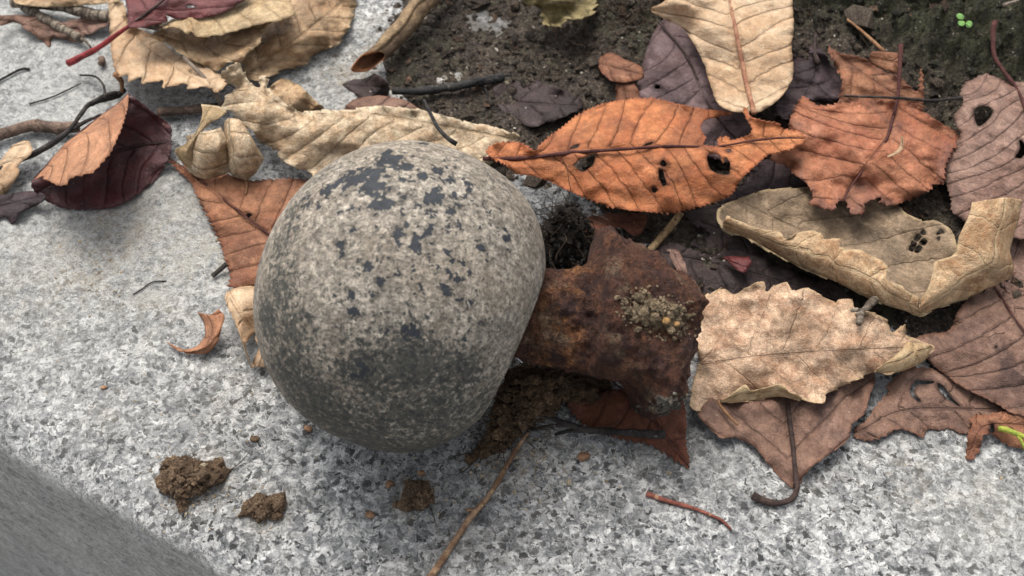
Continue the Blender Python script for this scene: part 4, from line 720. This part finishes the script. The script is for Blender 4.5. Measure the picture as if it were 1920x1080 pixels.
# ------------------------------------------------------------------ rolled leaf tube
T_ = cr(WA([(690, 118, .45), (722, 92, .5), (765, 40, .6), (812, -12, .7), (850, -60, .7)]), step=.1); n = len(T_)
Tn = np.gradient(T_, axis=0); Tn /= np.linalg.norm(Tn, axis=1)[:, None]
A_ = np.cross(Tn, [0, 0, 1.]); A_ /= np.linalg.norm(A_, axis=1)[:, None]; B_ = np.cross(A_, Tn)
th = np.linspace(0, 1.12*2*math.pi, 34); LU, LV, V = [], [], []
for i in range(n):
    t = i/(n-1); r = .2+.05*min(1, t*3)
    for j, a in enumerate(th):
        cut = 0 if i > 0 else 0
        rr = r*(1-.12*j/len(th)); tip = (-.35*math.cos(a-2.4)) if i < 4 else 0
        p = T_[i]+A_[i]*math.cos(a+1.2)*rr+B_[i]*math.sin(a+1.2)*rr+Tn[i]*tip*(4-i)/4
        V.append(p); LU.append(i*.1); LV.append(j*.06)
V = np.array(V); LU = np.array(LU); LV = np.array(LV); m = len(th)
V = V+np.c_[fbm(V*1.6, 5, 3), fbm(V*1.6, 6, 3), fbm(V*1.6, 7, 3)]*.05; V[:, 2] = np.maximum(V[:, 2], .03)
id_ = np.arange(n*m).reshape(n, m); a, b, c, d = id_[:-1, :-1].ravel(), id_[1:, :-1].ravel(), id_[1:, 1:].ravel(), id_[:-1, 1:].ravel()
Tq = np.vstack([np.c_[a, b, c], np.c_[a, c, d]])
m_tubeleaf = leafmat(lin(176, 148, 104, K), lin(112, 84, 58, K), back=lin(120, 70, 36, K), vein=lin(90, 62, 40, K), vs=.3, edge=lin(204, 128, 66, K), es=.8, spots=.95, spotc=lin(48, 36, 28, K), mott=1.2, cont=1.4)
v_, f_, a_, fl_ = shell(V, Tq, {'lu': LU, 'lv': LV, 'ph': LU*0+.5, 'ed': np.minimum(LU*1.0, .5)}, .025)
tag(link('rolled_leaf', mesh('rolled_leaf', v_, f_, a_, fl_), m_tubeleaf), 'brown leaf rolled into a hollow tube with orange mouth', 'leaf')

# ------------------------------------------------------------------ twigs
b_black = barkmat('bark_black', (.012, .012, .013, 1), (.04, .038, .036, 1), (.16, .14, .12, 1), scale=4, thr=.64)
b_grey = barkmat('bark_grey', lin(150, 138, 120, K), lin(96, 84, 72, K), lin(58, 48, 42, K), scale=4)
b_ring = barkmat('bark_ring', lin(84, 72, 60, K), lin(168, 154, 134, K), scale=4, ring=9.0)
b_brown = barkmat('bark_brown', lin(128, 104, 88, K), lin(82, 66, 56, K), lin(52, 40, 34, K), scale=3)
b_dark = barkmat('bark_dark', lin(66, 60, 56, K), lin(40, 36, 34, K), lin(100, 92, 84, K), scale=4)
b_speck = barkmat('bark_speckled', lin(176, 142, 106, K), lin(120, 86, 60, K), lin(206, 164, 90, K), scale=4, thr=.64)
b_red = barkmat('bark_red', lin(160, 92, 74, K), lin(120, 64, 52, K), lin(190, 150, 110, K), scale=4)
b_tan = barkmat('bark_tan', lin(170, 140, 96, K), lin(122, 96, 62, K), lin(80, 60, 40, K), scale=4)
def twig(label, pts, r0, r1, mat, name='twig', kids=(), **kw):
    if not kids: return tag(tube(name, pts, r0, r1, mat, **kw), label, 'twig')
    e = empty(name, WA([pts[0]])[0]*[1, 1, 0]); tube('stem', pts, r0, r1, mat, e, **kw)
    for p, a, b in kids: tube('side_shoot', p, a, b, mat, e, seed=5)
    return tag(e, label, 'twig')
twig('speckled tan twig running off the kerb from under the knob', [(992, 812, .25), (965, 848, .1), (925, 915, .075), (880, 975, .07), (838, 1035, .07), (795, 1100, .07), (760, 1150, .07)], .04, .068, b_speck, kids=[([(888, 958, .07), (878, 955, .09), (874, 958, .1)], .04, .03)], wob=.012, step=.08, rough=.25)
twig('short reddish twig lying alone on bare granite', [(1214, 927, .06), (1250, 940, .05), (1300, 955, .05), (1338, 970, .05), (1355, 978, .05), (1369, 993, .04)], .048, .022, b_red, wob=.02)
twig('charred black twig across the small rust brown leaf', [(1012, 772, .25), (1050, 792, .28), (1100, 809, .3), (1160, 811, .34), (1246, 815, .36)], .05, .085, b_dark, kids=[([(1095, 808, .3), (1065, 808, .16), (1040, 815, .06)], .04, .03), ([(1060, 796, .28), (1020, 800, .15), (995, 806, .06)], .035, .025)], wob=.03, rough=.25)
twig('thick black twig lying on soil behind the knob', [(738, 172, .25), (790, 172, .3), (850, 163, .32), (900, 152, .34), (945, 146, .3)], .085, .1, b_black, kids=[([(895, 153, .4), (925, 143, .4), (960, 142, .35)], .04, .02), ([(905, 160, .25), (915, 180, .2), (905, 215, .2)], .03, .02)], wob=.03, rough=.25)
twig('thin black curved stem over the long tan leaf', [(795, 188, .5), (806, 210, .75), (820, 238, .95), (838, 258, 1.0), (856, 270, .95)], .035, .05, b_black)
twig('brown jointed twig at the left beside the yellow scrap', [(-60, 272, .25), (0, 254, .2), (55, 238, .2), (58, 236, .2), (110, 240, .2), (148, 238, .2)], .14, .12, b_brown, rough=.2, prof=[(0, .13), (.55, .12), (.58, .16), (.62, .13), (1, .12)], wob=.03)
twig('grey twig crossing under the dark red folded leaf', [(296, 211, .2), (330, 208, .2), (385, 203, .2), (430, 197, .2)], .1, .09, b_brown, rough=.2)
twig('long dark forked twig rising past the folded red leaf', [(-60, 345, .25), (0, 318, .25), (60, 290, .3), (120, 252, .45), (150, 220, .5), (170, 196, .45), (215, 180, .3), (232, 168, .2)], .045, .07, b_dark, kids=[([(120, 252, .45), (160, 228, .4), (190, 215, .35)], .05, .03), ([(198, 186, .35), (194, 160, .3), (178, 143, .2), (150, 141, .1)], .03, .02), ([(60, 290, .3), (20, 302, .2), (-40, 316, .1)], .05, .04), ([(170, 196, .45), (200, 178, .5), (218, 174, .4)], .06, .05)], rough=.3, wob=.03)
twig('hair thin dark stem with a hooked end on granite', [(-40, 170, .05), (0, 150, .06), (40, 129, .06), (55, 130, .04)], .025, .03, b_dark)
twig('hair thin straight stem lying on pale granite', [(55, 195, .03), (100, 181, .04), (152, 156, .04)], .02, .014, b_dark)
twig('ringed grey twig running beneath the dark red leaf', [(25, 5, .3), (70, 8, .3), (120, 14, .3), (180, 28, .3), (245, 38, .3), (300, 48, .25)], .15, .13, b_ring, rough=.12, wob=.03)
twig('ringed whitish twig stub pointing at the red stalk', [(45, 12, .25), (80, 34, .22), (115, 52, .2), (153, 73, .18)], .13, .1, b_ring, rough=.15, kids=[([(153, 73, .2), (162, 78, .2), (172, 92, .1)], .05, .02)])
twig('tan twig stub leaning between the orange leaf and rusty neck', [(1278, 398, .6), (1255, 428, .4), (1225, 462, .2), (1208, 480, .15)], .075, .085, b_tan, rough=.15)
twig('pale dry pine needle lying on the mossy soil', [(1588, 36, 1.4), (1620, 62, 1.3), (1658, 97, 1.35)], .025, .045, p_tan)
twig('thin dark twig lying across the rust red leaf stalk', [(1585, 181, 1.25), (1640, 183, 1.4), (1690, 185, 1.42), (1745, 188, 1.2), (1805, 184, 1.15)], .025, .035, b_dark, wob=.02)
twig('short white splinter lying on the mossy soil', [(1882, 10, 2.1), (1895, 5, 2.1), (1910, 1, 2.1)], .04, .03, p_grey)
twig('grey knobbly bud twig between the two tan leaves', [(1640, 562, .75), (1630, 570, .85), (1620, 582, .9), (1608, 592, .92)], .09, .07, b_ring, kids=[([(1614, 588, .92), (1612, 600, .95), (1610, 608, .95)], .07, .05), ([(1616, 584, .9), (1604, 580, .95), (1596, 582, .95)], .05, .04)], rough=.35)
twig('dark broken stub beside the rust orange toothed leaf', [(424, 495, .2), (412, 506, .12), (398, 518, .09)], .05, .05, b_dark)
twig('tiny dark seed stalk on the granite above the twigs', [(190, 110, .1), (192, 116, .12), (189, 121, .1)], .09, .07, b_brown, name='seed_husk')
twig('thin dark hair of stem on sandy granite', [(250, 552, .03), (272, 538, .04), (285, 528, .04), (312, 527, .03)], .012, .012, b_dark)
twig('thin pale stem end hanging from the bud shaped leaf', [(1845, 832, .2), (1880, 805, .28), (1935, 822, .25)], .03, .04, b_dark) if False else None
m_green = leafmat((.22, .42, .12, 1), (.16, .34, .08, 1), vein=(.3, .5, .2, 1), vs=.3, spots=0, cont=.3, white=0, rough=.45, trans=.15)
p_green = barkmat('stem_green', (.4, .42, .06, 1), (.26, .33, .05, 1), rough=.45)
e = empty('green_stem', W(1900, 815)); tube('stem', [(1872, 803, .3), (1885, 805, .34), (1905, 813, .36), (1940, 826, .3)], .05, .05, p_green, e); tube('side_shoot', [(1905, 813, .36), (1916, 828, .3), (1924, 850, .2)], .035, .02, p_green, e)
tag(e, 'bright yellow green stem at the edge of the leaf pile', 'stem')
# seedling
sc_ = W(1806, 42, float(soil_z(W(1806, 42, 1.2)[None, :2])[0])); sz = sc_[2]
e = empty('seedling', sc_)
def hz(px, py): return float(soil_z(W(px, py, 1.2)[None, :2])[0])
HS = max(hz(1803, 34), hz(1800, 42), hz(1815, 44), hz(1806, 42))+.12
tube('stem', [(1806, 42, HS-.4), (1806, 41, HS)], .018, .015, p_green, e)
for cx, cy, ra, rb, an in ((1801, 31, 8, 5.5, .5), (1803, 43, 7, 5, 0.2), (1817, 45, 6.5, 6.5, .8)):
    ol = [(cx+ra*math.cos(t)*math.cos(an)-rb*math.sin(t)*math.sin(an), cy+ra*math.cos(t)*math.sin(an)+rb*math.sin(t)*math.cos(an)) for t in np.linspace(0, 2*math.pi, 11)[:-1]]
    (v_, f_, a_, fl_), _ = sheet_leaf(ol, [(1806, 41), (cx, cy), (2*cx-1806, 2*cy-41)], [(cx, cy, HS+.03), (1806, 41, HS), (2*cx-1806, 2*cy-41, HS+.05), (cx+3, cy, HS+.03)], teeth=None, rag=0, corr=0, wrin=.004, grid=.04, seed=9)
    o = link('seed_leaf', mesh('seed_leaf', v_, f_, a_, fl_), m_green); setparent(o, e)
tag(e, 'tiny bright green seedling with three round leaves on dark soil', 'seedling')

# ------------------------------------------------------------------ the knob
AX = np.array([math.cos(math.radians(11)), -.0, -math.sin(math.radians(11))]); AX /= np.linalg.norm(AX)
BR = 2.62
BC = W(752, 556, 2.58)
vd = BC-LOC; vd /= np.linalg.norm(vd)
P1 = np.cross(AX, vd); P1 /= np.linalg.norm(P1)
if P1@UPV < 0: P1 = -P1
P2_ = -vd-((-vd)@AX)*AX; P2_ -= (P2_@P1)*P1; P2_ /= np.linalg.norm(P2_)
def revolve(prof, nth, seed=0):
    th = np.linspace(0, 2*math.pi, nth, endpoint=False); V = []
    for s_, r_ in prof: V.append(BC[None]+s_*AX[None]+r_*(np.cos(th)[:, None]*P1[None]+np.sin(th)[:, None]*P2_[None]))
    n = len(prof); V = np.vstack(V); F = []
    for i in range(n-1):
        for j in range(nth):
            a = i*nth+j; b = i*nth+(j+1) % nth; F.append((a, b, b+nth, a+nth))
    return V, F
# profile: blunt dome to the left, slightly drawn in towards a flat base on the right
pr_ = []
for t in np.linspace(0.0, 1.0, 110):
    a = t*math.pi/2; pr_.append((-2.38*math.cos(a)**.97, 2.62*math.sin(a)**.98))
pr_[0] = (-2.38, .001)
for sx_ in 2.04*np.sin(np.linspace(0, 1, 90)[1:]*math.pi/2): pr_.append((sx_, 2.62*(1-(sx_/2.28)**2.5)**(1/2.5)))
sE, rE = pr_[-1]
pr_ += [(sE, rE-.08), (sE-.03, rE-.2), (sE-.05, rE-.5), (sE-.05, .5), (sE-.05, .001)]
AXN, P1N, P2N = AX, P1, P2_
AX = RGT*math.cos(math.radians(24))-UPV*math.sin(math.radians(24)); AX = AX-(AX@vd)*vd; AX /= np.linalg.norm(AX)
P1 = np.cross(AX, vd); P1 /= np.linalg.norm(P1); P2_ = -vd
V, F = revolve(pr_, 240)
nrm = V-BC; ln = np.linalg.norm(nrm, axis=1); 
V = V+nrm/ln[:, None]*(fbm(V*.35, 91, 2)*.02)[:, None]
zmin = V[:, 2].min(); V[:, 2] -= zmin; BC = BC-[0, 0, zmin]; BS = (AX, P1, P2_); AX, P1, P2_ = AXN, P1N, P2N
def on_ball(px, py):
    d = ray(px, py); d /= np.linalg.norm(d); oc = LOC-BC; b = oc@d; c = oc@oc-BR*BR; q = b*b-c
    return LOC+d*(-b-math.sqrt(max(q, 0)))
def blobs(V, L, aniso=1.0):
    r = np.zeros(len(V))
    for px, py, rad, amp in L:
        c = on_ball(px, py); r = np.maximum(r, amp*np.exp(-((np.linalg.norm(V-c, axis=1)/(rad*.0098))**2)))
    return r
wear = np.maximum(1.0*blobs(V, [(728, 298, 34, 1), (692, 322, 30, 1), (655, 330, 30, 1), (612, 345, 24, .95), (700, 352, 26, 1), (715, 382, 24, 1), (760, 310, 20, .8), (790, 330, 14, .95), (822, 322, 13, .95), (815, 365, 17, .95), (806, 372, 12, .9), (880, 360, 9, .9), (895, 390, 8, .9), (946, 447, 13, 1.0), (800, 430, 14, .95), (745, 436, 12, .95), (780, 445, 9, .9), (782, 462, 12, .95), (806, 434, 10, .9), (640, 465, 14, .9), (690, 500, 14, .8), (715, 525, 14, .8), (745, 510, 10, .75), (835, 542, 14, .95), (870, 522, 9, .85), (900, 466, 12, .85), (912, 480, 9, .85), (662, 582, 14, 1.), (658, 558, 9, .9), (770, 622, 20, .9), (705, 552, 8, .9), (925, 510, 6, .9), (893, 500, 6, .8), (795, 268, 14, .9), (720, 283, 20, .9), (630, 400, 10, .7), (860, 470, 7, .85), (920, 635, 7, .8), (570, 365, 24, .8), (545, 400, 20, .75), (680, 690, 30, .7), (905, 655, 6, .8), (870, 640, 7, .8)]), blobs(V, [(720, 330, 120, .5), (820, 370, 140, .46), (800, 450, 120, .42), (900, 420, 90, .4), (850, 520, 110, .38), (660, 400, 100, .3), (680, 540, 100, .3), (760, 620, 100, .34), (600, 360, 80, .42), (900, 620, 80, .34)]))
bare_shd = np.maximum.reduce([blobs(V, [(740, 770, 190, .72), (850, 790, 130, .72), (770, 690, 75, 1.1), (690, 700, 65, 1.0), (850, 695, 60, .95), (800, 770, 110, .85), (700, 800, 100, .85), (900, 760, 80, .7), (600, 740, 80, .8), (840, 830, 100, .95), (640, 640, 60, .5), (780, 838, 130, 1.0), (680, 825, 120, 1.0), (600, 775, 110, 1.0), (900, 815, 70, .8), (545, 715, 80, .9)]), blobs(V, [(545, 620, 60, .85), (515, 540, 60, .85), (515, 450, 50, .8), (550, 690, 70, .85), (490, 600, 50, 1.), (540, 380, 45, .7), (600, 310, 40, .6), (700, 460, 50, .35), (660, 520, 60, .35), (930, 340, 60, .45), (985, 420, 40, .5)])])  # dark mud-poor areas, plus shade of the underside painted into the colour
T = NT('mud_rubber'); v = T.objcm()
n1 = T.noise(v, 4.2, 6, .72, .3); n2 = T.noise(v, 11, 5, .72); n3 = T.noise(v, 30, 3, .65); n0 = T.noise(v, .8, 4, .6)
mud = T.mix(T.ramp(n1, .36, .66), lin(122, 115, 104, .76), lin(194, 183, 166, .80))
mud = T.mix(T.math('MULTIPLY', T.ramp(n0, .35, .65), .55), mud, lin(154, 140, 122, .85))
hsv = T.n('HueSaturation'); T.l(mud, hsv.inputs['Color']); T.l(T.math('MULTIPLY', T.ramp(n2, .34, .66, .5, 1.3), T.ramp(n3, .34, .66, .74, 1.2)), hsv.inputs['Value']); mud = hsv.outputs[0]
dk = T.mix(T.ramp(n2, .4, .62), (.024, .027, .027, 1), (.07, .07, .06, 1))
sm = T.ramp(T.math('ADD', T.attr('bare_shade'), T.math('ADD', T.math('MULTIPLY', T.math('SUBTRACT', T.noise(v, 12, 5, .78, .3), .5), 3.6), T.math('MULTIPLY', T.math('SUBTRACT', n1, .5), 1.6))), .42, .72, 0, .93)
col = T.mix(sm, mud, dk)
pit = T.ramp(T.noise(v, 13, 4, .65), .57, .66); col = T.mix(T.math('MULTIPLY', pit, .72), col, (.05, .048, .044, 1))
col = T.mix(T.math('MULTIPLY', T.ramp(T.noise(v, 9, 4, .7), .6, .72), .35), col, lin(205, 195, 178, .8))
wr = T.math('ADD', T.attr('wear'), T.math('MULTIPLY', T.math('SUBTRACT', T.noise(v, 8.0, 5, .62, .4), .5), 2.5))
wm = T.ramp(wr, .58, .62)
col = T.mix(wm, col, T.mix(T.ramp(n1, .3, .7), (.018, .021, .026, 1), (.038, .043, .05, 1)))
hh = T.math('ADD', T.math('MULTIPLY', wm, -1.2), T.math('ADD', T.math('MULTIPLY', n2, .8), T.math('MULTIPLY', n3, .45)))
rg = T.math('SUBTRACT', T.ramp(n2, .3, .7, .8, .95), T.math('MULTIPLY', T.math('MAXIMUM', wm, T.math('MULTIPLY', sm, .6)), .38))
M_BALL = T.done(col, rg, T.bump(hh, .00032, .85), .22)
knob = empty('knob', BC*[1, 1, 0])
o = link('ball_head', mesh('ball_head', V, F, {'wear': wear, 'bare_shade': bare_shd}), M_BALL); setparent(o, knob)
tag(o, 'mud coated black rubber ball head')

# rusty neck: sleeve, then a broken collar
PXS = np.linalg.norm(BC-LOC)/FPX*1.02
def prof_at(xs, tab): return np.interp(xs, [a for a, b in tab], [b for a, b in tab])
UPT = [(960, 70), (1010, 70), (1060, 76), (1098, 80), (1108, 112), (1114, 146), (1130, 158), (1150, 150), (1200, 126), (1250, 100), (1285, 74), (1302, 56), (1312, 40)]
LWT = [(960, 92), (1010, 98), (1060, 108), (1100, 122), (1150, 122), (1190, 122), (1208, 136), (1235, 184), (1262, 190), (1286, 184), (1300, 120), (1312, 60)]
FRT = [(960, 86), (1010, 86), (1060, 86), (1096, 82), (1106, 100), (1113, 136), (1140, 134), (1200, 122), (1260, 108), (1295, 84), (1312, 55)]
BKT = [(960, 96), (1010, 98), (1060, 102), (1100, 112), (1120, 150), (1200, 165), (1260, 165), (1295, 150), (1312, 60)]
xs = np.r_[np.linspace(880, 1300, 185), np.linspace(1301, 1312, 10)]; NT_ = 170
th = np.linspace(0, 2*math.pi, NT_, endpoint=False); NV = []
for x in xs:
    s_ = (x-757)*PXS; u_, l_, f_, b_ = [prof_at(x, t)*PXS for t in (UPT, LWT, FRT, BKT)]
    c, s2 = np.cos(th), np.sin(th)
    r_ = (np.where(c > 0, u_, l_)*c*c+np.where(s2 > 0, f_, b_)*s2*s2)
    fac = 1+(.05*np.abs(np.cos(2.5*th+.5))-.03)*(x > 1112)
    NV.append(BC[None]+s_*AX[None]+(r_*fac)[:, None]*(c[:, None]*P1[None]+s2[:, None]*P2_[None]))
NV = np.array(NV); ce = BC+((1313-757)*PXS)*AX
NV = np.concatenate([NV, (ce+(NV[-1]-ce)*.55)[None], (ce+(NV[-1]-ce)*.02-AX*.05)[None]])
ns = len(NV); V = NV.reshape(-1, 3)
ctr = BC+((V-BC)@AX)[:, None]*AX[None]; d = V-ctr; d /= np.linalg.norm(d, axis=1)[:, None]+1e-6
flake = 1-np.abs(fbm(V*1.1, 131, 4, .6))
V = V+d*(fbm(V*.9, 121, 4, .55)*.1+(flake-.6)*.09+fbm(V*4.5, 141, 3, .6)*.045+np.round(fbm(V*.8+9, 151, 4, .6)*3)/3*.06+np.round(fbm(V*2.1+4, 161, 3)*2)/2*.035)[:, None]
sx0 = ((V-BC)@AX)/PXS+757
V = V+AX[None]*(np.clip((sx0-1240)/60, 0, 1)*(fbm(V*1.6, 171, 4, .65)*.16-.03))[:, None]
V[:, 2] = np.maximum(V[:, 2], .015)
F = []
for i in range(ns-1):
    for j in range(NT_):
        a = i*NT_+j; b = i*NT_+(j+1) % NT_; F.append((a, b, b+NT_, a+NT_))
sx = ((V-BC)@AX)/PXS+757
orange = np.clip(1-np.abs(sx-1055)/70, 0, 1)
q_ = V-LOC; dep = q_@FWD; spx = 960+FPX*(q_@RGT)/dep; spy = 540-FPX*(q_@UPV)/dep; front = (V-BC)@P2_ > 0
crust = np.maximum(np.exp(-(((spx-1236)/52)**2+((spy-588-(spx-1236)*.15)/30)**2)), .8*np.exp(-(((spx-1255)/45)**2+((spy-768)/16)**2)))*front
T = NT('rust'); v = T.objcm()
n0 = T.noise(v, .9, 5, .65, .5); n1 = T.noise(v, 2.6, 6, .7, .4); n2 = T.noise(v, 11, 5, .75); n3 = T.noise(v, 34, 3)
col = T.mix(T.ramp(n1, .35, .65), (.058, .023, .015, 1), (.165, .066, .038, 1))
col = T.mix(T.ramp(n0, .45, .62, 0, .75), col, (.045, .022, .022, 1))
om = T.math('MULTIPLY', T.math('ADD', T.math('MULTIPLY', T.attr('orange'), .8), .2), T.ramp(T.noise(v, 1.7, 6, .7), .45, .62))
col = T.mix(om, col, T.mix(T.ramp(n2, .35, .65), (.2, .075, .025, 1), (.44, .2, .08, 1)))
col = T.mix(T.math('MULTIPLY', T.ramp(T.noise(v, 1.3, 6, .75, .3), .54, .66), .7), col, T.mix(T.ramp(n2, .35, .65), (.12, .085, .05, 1), (.27, .2, .13, 1)))
col = T.mix(T.ramp(T.math('ADD', T.attr('crust'), T.math('MULTIPLY', T.math('SUBTRACT', n1, .5), 1.6)), .3, .6), col, T.mix(T.ramp(n2, .35, .65), (.2, .14, .08, 1), (.46, .35, .22, 1)))
hsv = T.n('HueSaturation'); T.l(col, hsv.inputs['Color']); T.l(T.math('MULTIPLY', T.ramp(n2, .25, .75, .55, 1.4), T.ramp(n3, .3, .7, .8, 1.2)), hsv.inputs['Value'])
hh = T.math('ADD', T.math('MULTIPLY', n2, 1.1), T.math('ADD', T.math('MULTIPLY', n1, 1.3), T.math('MULTIPLY', n3, .4)))
M_RUST = T.done(hsv.outputs[0], T.ramp(n1, .3, .7, .6, .9), T.bump(hh, .0024, 1.0), .35)
# sleeve and collar are two parts
cut = int(np.searchsorted(xs, 1104)); k = cut*NT_
def sub(F, V, lo, hi):
    f = [q for q in F if lo <= min(q) and max(q) < hi]; return V[lo:hi], [tuple(i-lo for i in q) for q in f]
va, fa = sub(F, V, 0, (cut+1)*NT_); vb, fb = sub(F, V, k, len(V))
o = link('sleeve', mesh('sleeve', va, fa, {'orange': orange[:(cut+1)*NT_]}), M_RUST); setparent(o, knob); tag(o, 'narrow orange rusted sleeve below the ball')
o = link('collar', mesh('collar', vb, fb, {'orange': orange[k:]*.4, 'crust': crust[k:]}), M_RUST); setparent(o, knob); tag(o, 'broken flaky dark brown rusted collar')
# caked dirt on the collar: a gritty crust following the metal
def on_neck(px, py, V=V):
    d = ray(px, py); d /= np.linalg.norm(d); q = V-LOC; t = q@d; e = np.linalg.norm(q-t[:, None]*d, axis=1)
    m = np.where(e < .07)[0]
    if len(m) == 0: m = np.argsort(e)[:5]
    return V[m[np.argmin(t[m])]]
pts = []
for _ in range(2400):
    a = rng.normal(0, 1, 2); px, py = 1236+a[0]*26, 588+a[1]*15+a[0]*5
    pts.append(on_neck(px, py))
pts = np.array(pts); s = np.exp(rng.normal(-4.15, .55, len(pts))); v_, f_, cv = grains(pts, s, 1.0)
M_CRUST = soilmat('crust', (.3, .215, .125, 1), (.5, .38, .24, 1), (.66, .53, .37, 1), sc=2)
o = link('dirt_crust', mesh('dirt_crust', v_, f_, {'cv': cv}, flat=slice(None)), M_CRUST); setparent(o, knob); tag(o, kind='stuff')
pts = np.array([on_neck(*(rng.normal(0, 1, 2)*[22, 9]+[1255, 765])) for _ in range(160)]); s = np.exp(rng.normal(-3.4, .4, len(pts))); v_, f_, cv = grains(pts, s, 1.0)
M_CRUST2 = soilmat('crust_grey', (.12, .1, .08, 1), (.28, .25, .2, 1), (.5, .46, .4, 1), sc=2)
o = link('grey_crust', mesh('grey_crust', v_, f_, {'cv': cv}, flat=slice(None)), M_CRUST2); setparent(o, knob); tag(o, kind='stuff')
def pebble(name, c, r, mat, seed, parent=None, amp=.2, sub_=3, sq=(1, 1, .8)):
    bm = bmesh.new(); bmesh.ops.create_icosphere(bm, subdivisions=sub_, radius=1); v = np.array([q.co[:] for q in bm.verts]); f = [tuple(q.index for q in p.verts) for p in bm.faces]; bm.free()
    v = v*(1+fbm(v*1.6+seed*7, seed, 3)[:, None]*amp)*np.array(sq)*r+c
    o = link(name, mesh(name, v, f, {'cv': np.zeros(len(v))}), mat)
    if parent is not None: setparent(o, parent)
    return o
M_PEB = barkmat('pebble_ochre', lin(196, 150, 84, K), lin(150, 112, 66, K), scale=6)
M_PEB2 = barkmat('pebble_pale', lin(190, 178, 150, K), lin(140, 124, 96, K), scale=6)
for px, py, r, mt, sd_ in ((1246, 608, .075, M_PEB, 1), (1262, 622, .075, M_CRUST, 2), (1274, 604, .05, M_PEB, 3)):
    pebble('stuck_pebble', on_neck(px, py)+[0, -.02, .05], r, mt, sd_, knob)
tag(knob, 'round mud coated black knob with a rusty broken metal neck', 'knob')

# ------------------------------------------------------------------ soil clods
def clod(label, px, py, w_, d_, h_, n, mat, nf=10, base=0.0, size=-2.6, name='soil_clod', shape=None, fl=.5, fr=.012, fz=.3):
    c = W(px, py, base); e = empty(name, c)
    if shape is None: q = rng.normal(0, .42, (n, 2))
    else:
        sh = WA([(a, b) for a, b in shape])[:, :2]; lo, hi = sh.min(0), sh.max(0); q = []
        while len(q) < n:
            t = rng.uniform(lo, hi)
            if inpoly(t[None], sh)[0]: q.append((t-c[:2])/[w_, d_])
        q = np.array(q)
    rr = np.linalg.norm(q, axis=1); z = np.maximum(0, h_*(1-np.clip(rr, 0, 1)**1.6))*rng.uniform(.0, 1, n)**.5
    P = np.c_[c[0]+q[:, 0]*w_, c[1]+q[:, 1]*d_, base+z]
    s = np.exp(rng.normal(size, .62, n)); s = np.minimum(s, .16)
    P[:, 2] = np.maximum(P[:, 2], base+s*.3)
    v_, f_, cv = grains(P, s, .9, .3)
    o = link('crumbs', mesh('crumbs', v_, f_, {'cv': cv}, flat=slice(None)), mat); setparent(o, e); tag(o, kind='stuff')
    if nf:
        j = rng.integers(0, n, nf); v_, f_ = fibres(P[j], fl, fr, zup=fz)
        v_[:, 2] = np.maximum(v_[:, 2], base+.01)
        o = link('rootlets', mesh('rootlets', v_, f_, {'lu': np.zeros(len(v_))}), M_ROOT); setparent(o, e); tag(o, kind='stuff')
    return tag(e, label, 'soil clod')
clod('largest brown soil clod with rootlets on the granite', 365, 905, .62, .45, .42, 1700, M_CLOD, 12, size=-3.6, shape=[(300, 905), (310, 862), (345, 858), (370, 872), (400, 868), (432, 882), (415, 905), (385, 925), (350, 938), (345, 960), (335, 960), (335, 935), (308, 925)])
clod('small crumbly reddish soil clod between two others on the kerb', 495, 955, .42, .25, .3, 700, M_CLOD, 3, size=-3.6, shape=[(455, 965), (470, 940), (490, 928), (515, 940), (535, 955), (520, 972), (480, 975)])
clod('reddish soil clod with a pale stem near the speckled twig', 778, 932, .35, .32, .3, 650, M_CLOD, 3, size=-3.6, shape=[(735, 950), (760, 940), (765, 915), (785, 902), (805, 920), (812, 938), (800, 952), (770, 958)])
clod('dark rooty soil wedged between the ball and rusty collar', 1062, 478, .7, .55, 1.75, 1800, soilmat('clod_dark', (.012, .009, .007, 1), (.035, .026, .018, 1), (.1, .075, .05, 1), sc=2), 240, size=-3.4, shape=[(1005, 440), (1030, 410), (1075, 405), (1125, 440), (1125, 560), (1010, 560)], fl=.7, fr=.011, fz=.6)
clod('brown fibrous soil packed under the rusty sleeve beside the ball', 1000, 775, 1.45, .95, 1.15, 4800, soilmat('clod_brown', (.085, .05, .027, 1), (.21, .13, .07, 1), (.38, .26, .15, 1), sc=2), 260, size=-3.45, shape=[(880, 862), (905, 838), (940, 780), (960, 700), (1060, 680), (1130, 715), (1150, 745), (1100, 762), (1060, 772), (1035, 795), (1000, 812), (970, 832), (930, 850)], fl=.6, fr=.011, fz=.5)
# a few loose chips on the granite
chipm = [barkmat('chip', lin(170, 130, 96, K), lin(134, 96, 68, K)), M_CLOD, M_PEB2]
for i, (px, py, r, k_, lab) in enumerate([(1093, 857, .1, 0, 'rust coloured chip on granite below the charred twig'), (478, 823, .07, 1, 'small reddish crumb on granite left under the knob'), (695, 966, .07, 0, 'orange brown chip between the soil clods'), (731, 908, .07, 0, 'tan flake beside the reddish soil clod'), (790, 888, .06, 0, 'tan flake above the reddish soil clod'), (195, 727, .05, 0, 'tiny tan crumb on clean granite'), (578, 805, .07, 0, 'rusty smear chip just below the knob'), (1255, 887, .04, 2, 'tiny white grit near the rust brown leaf tip'), (948, 157, .075, 2, 'pinkish white pebble on the soil by the black twig'), (382, 873, .045, 2, 'white grit on the large soil clod')]):
    base = max(0.0, float(soil_z(W(px, py)[None, :2])[0])) if py < 300 else (.3 if px == 382 else 0)
    o = pebble('loose_chip', W(px, py, base)+[0, 0, r*.3], r, chipm[k_], 20+i, amp=.45, sub_=2, sq=(1.2, .9, .5))
    for kk in ('lu', 'lv', 'ph', 'ed', 'side'):
        pass
    tag(o, lab, 'chip')
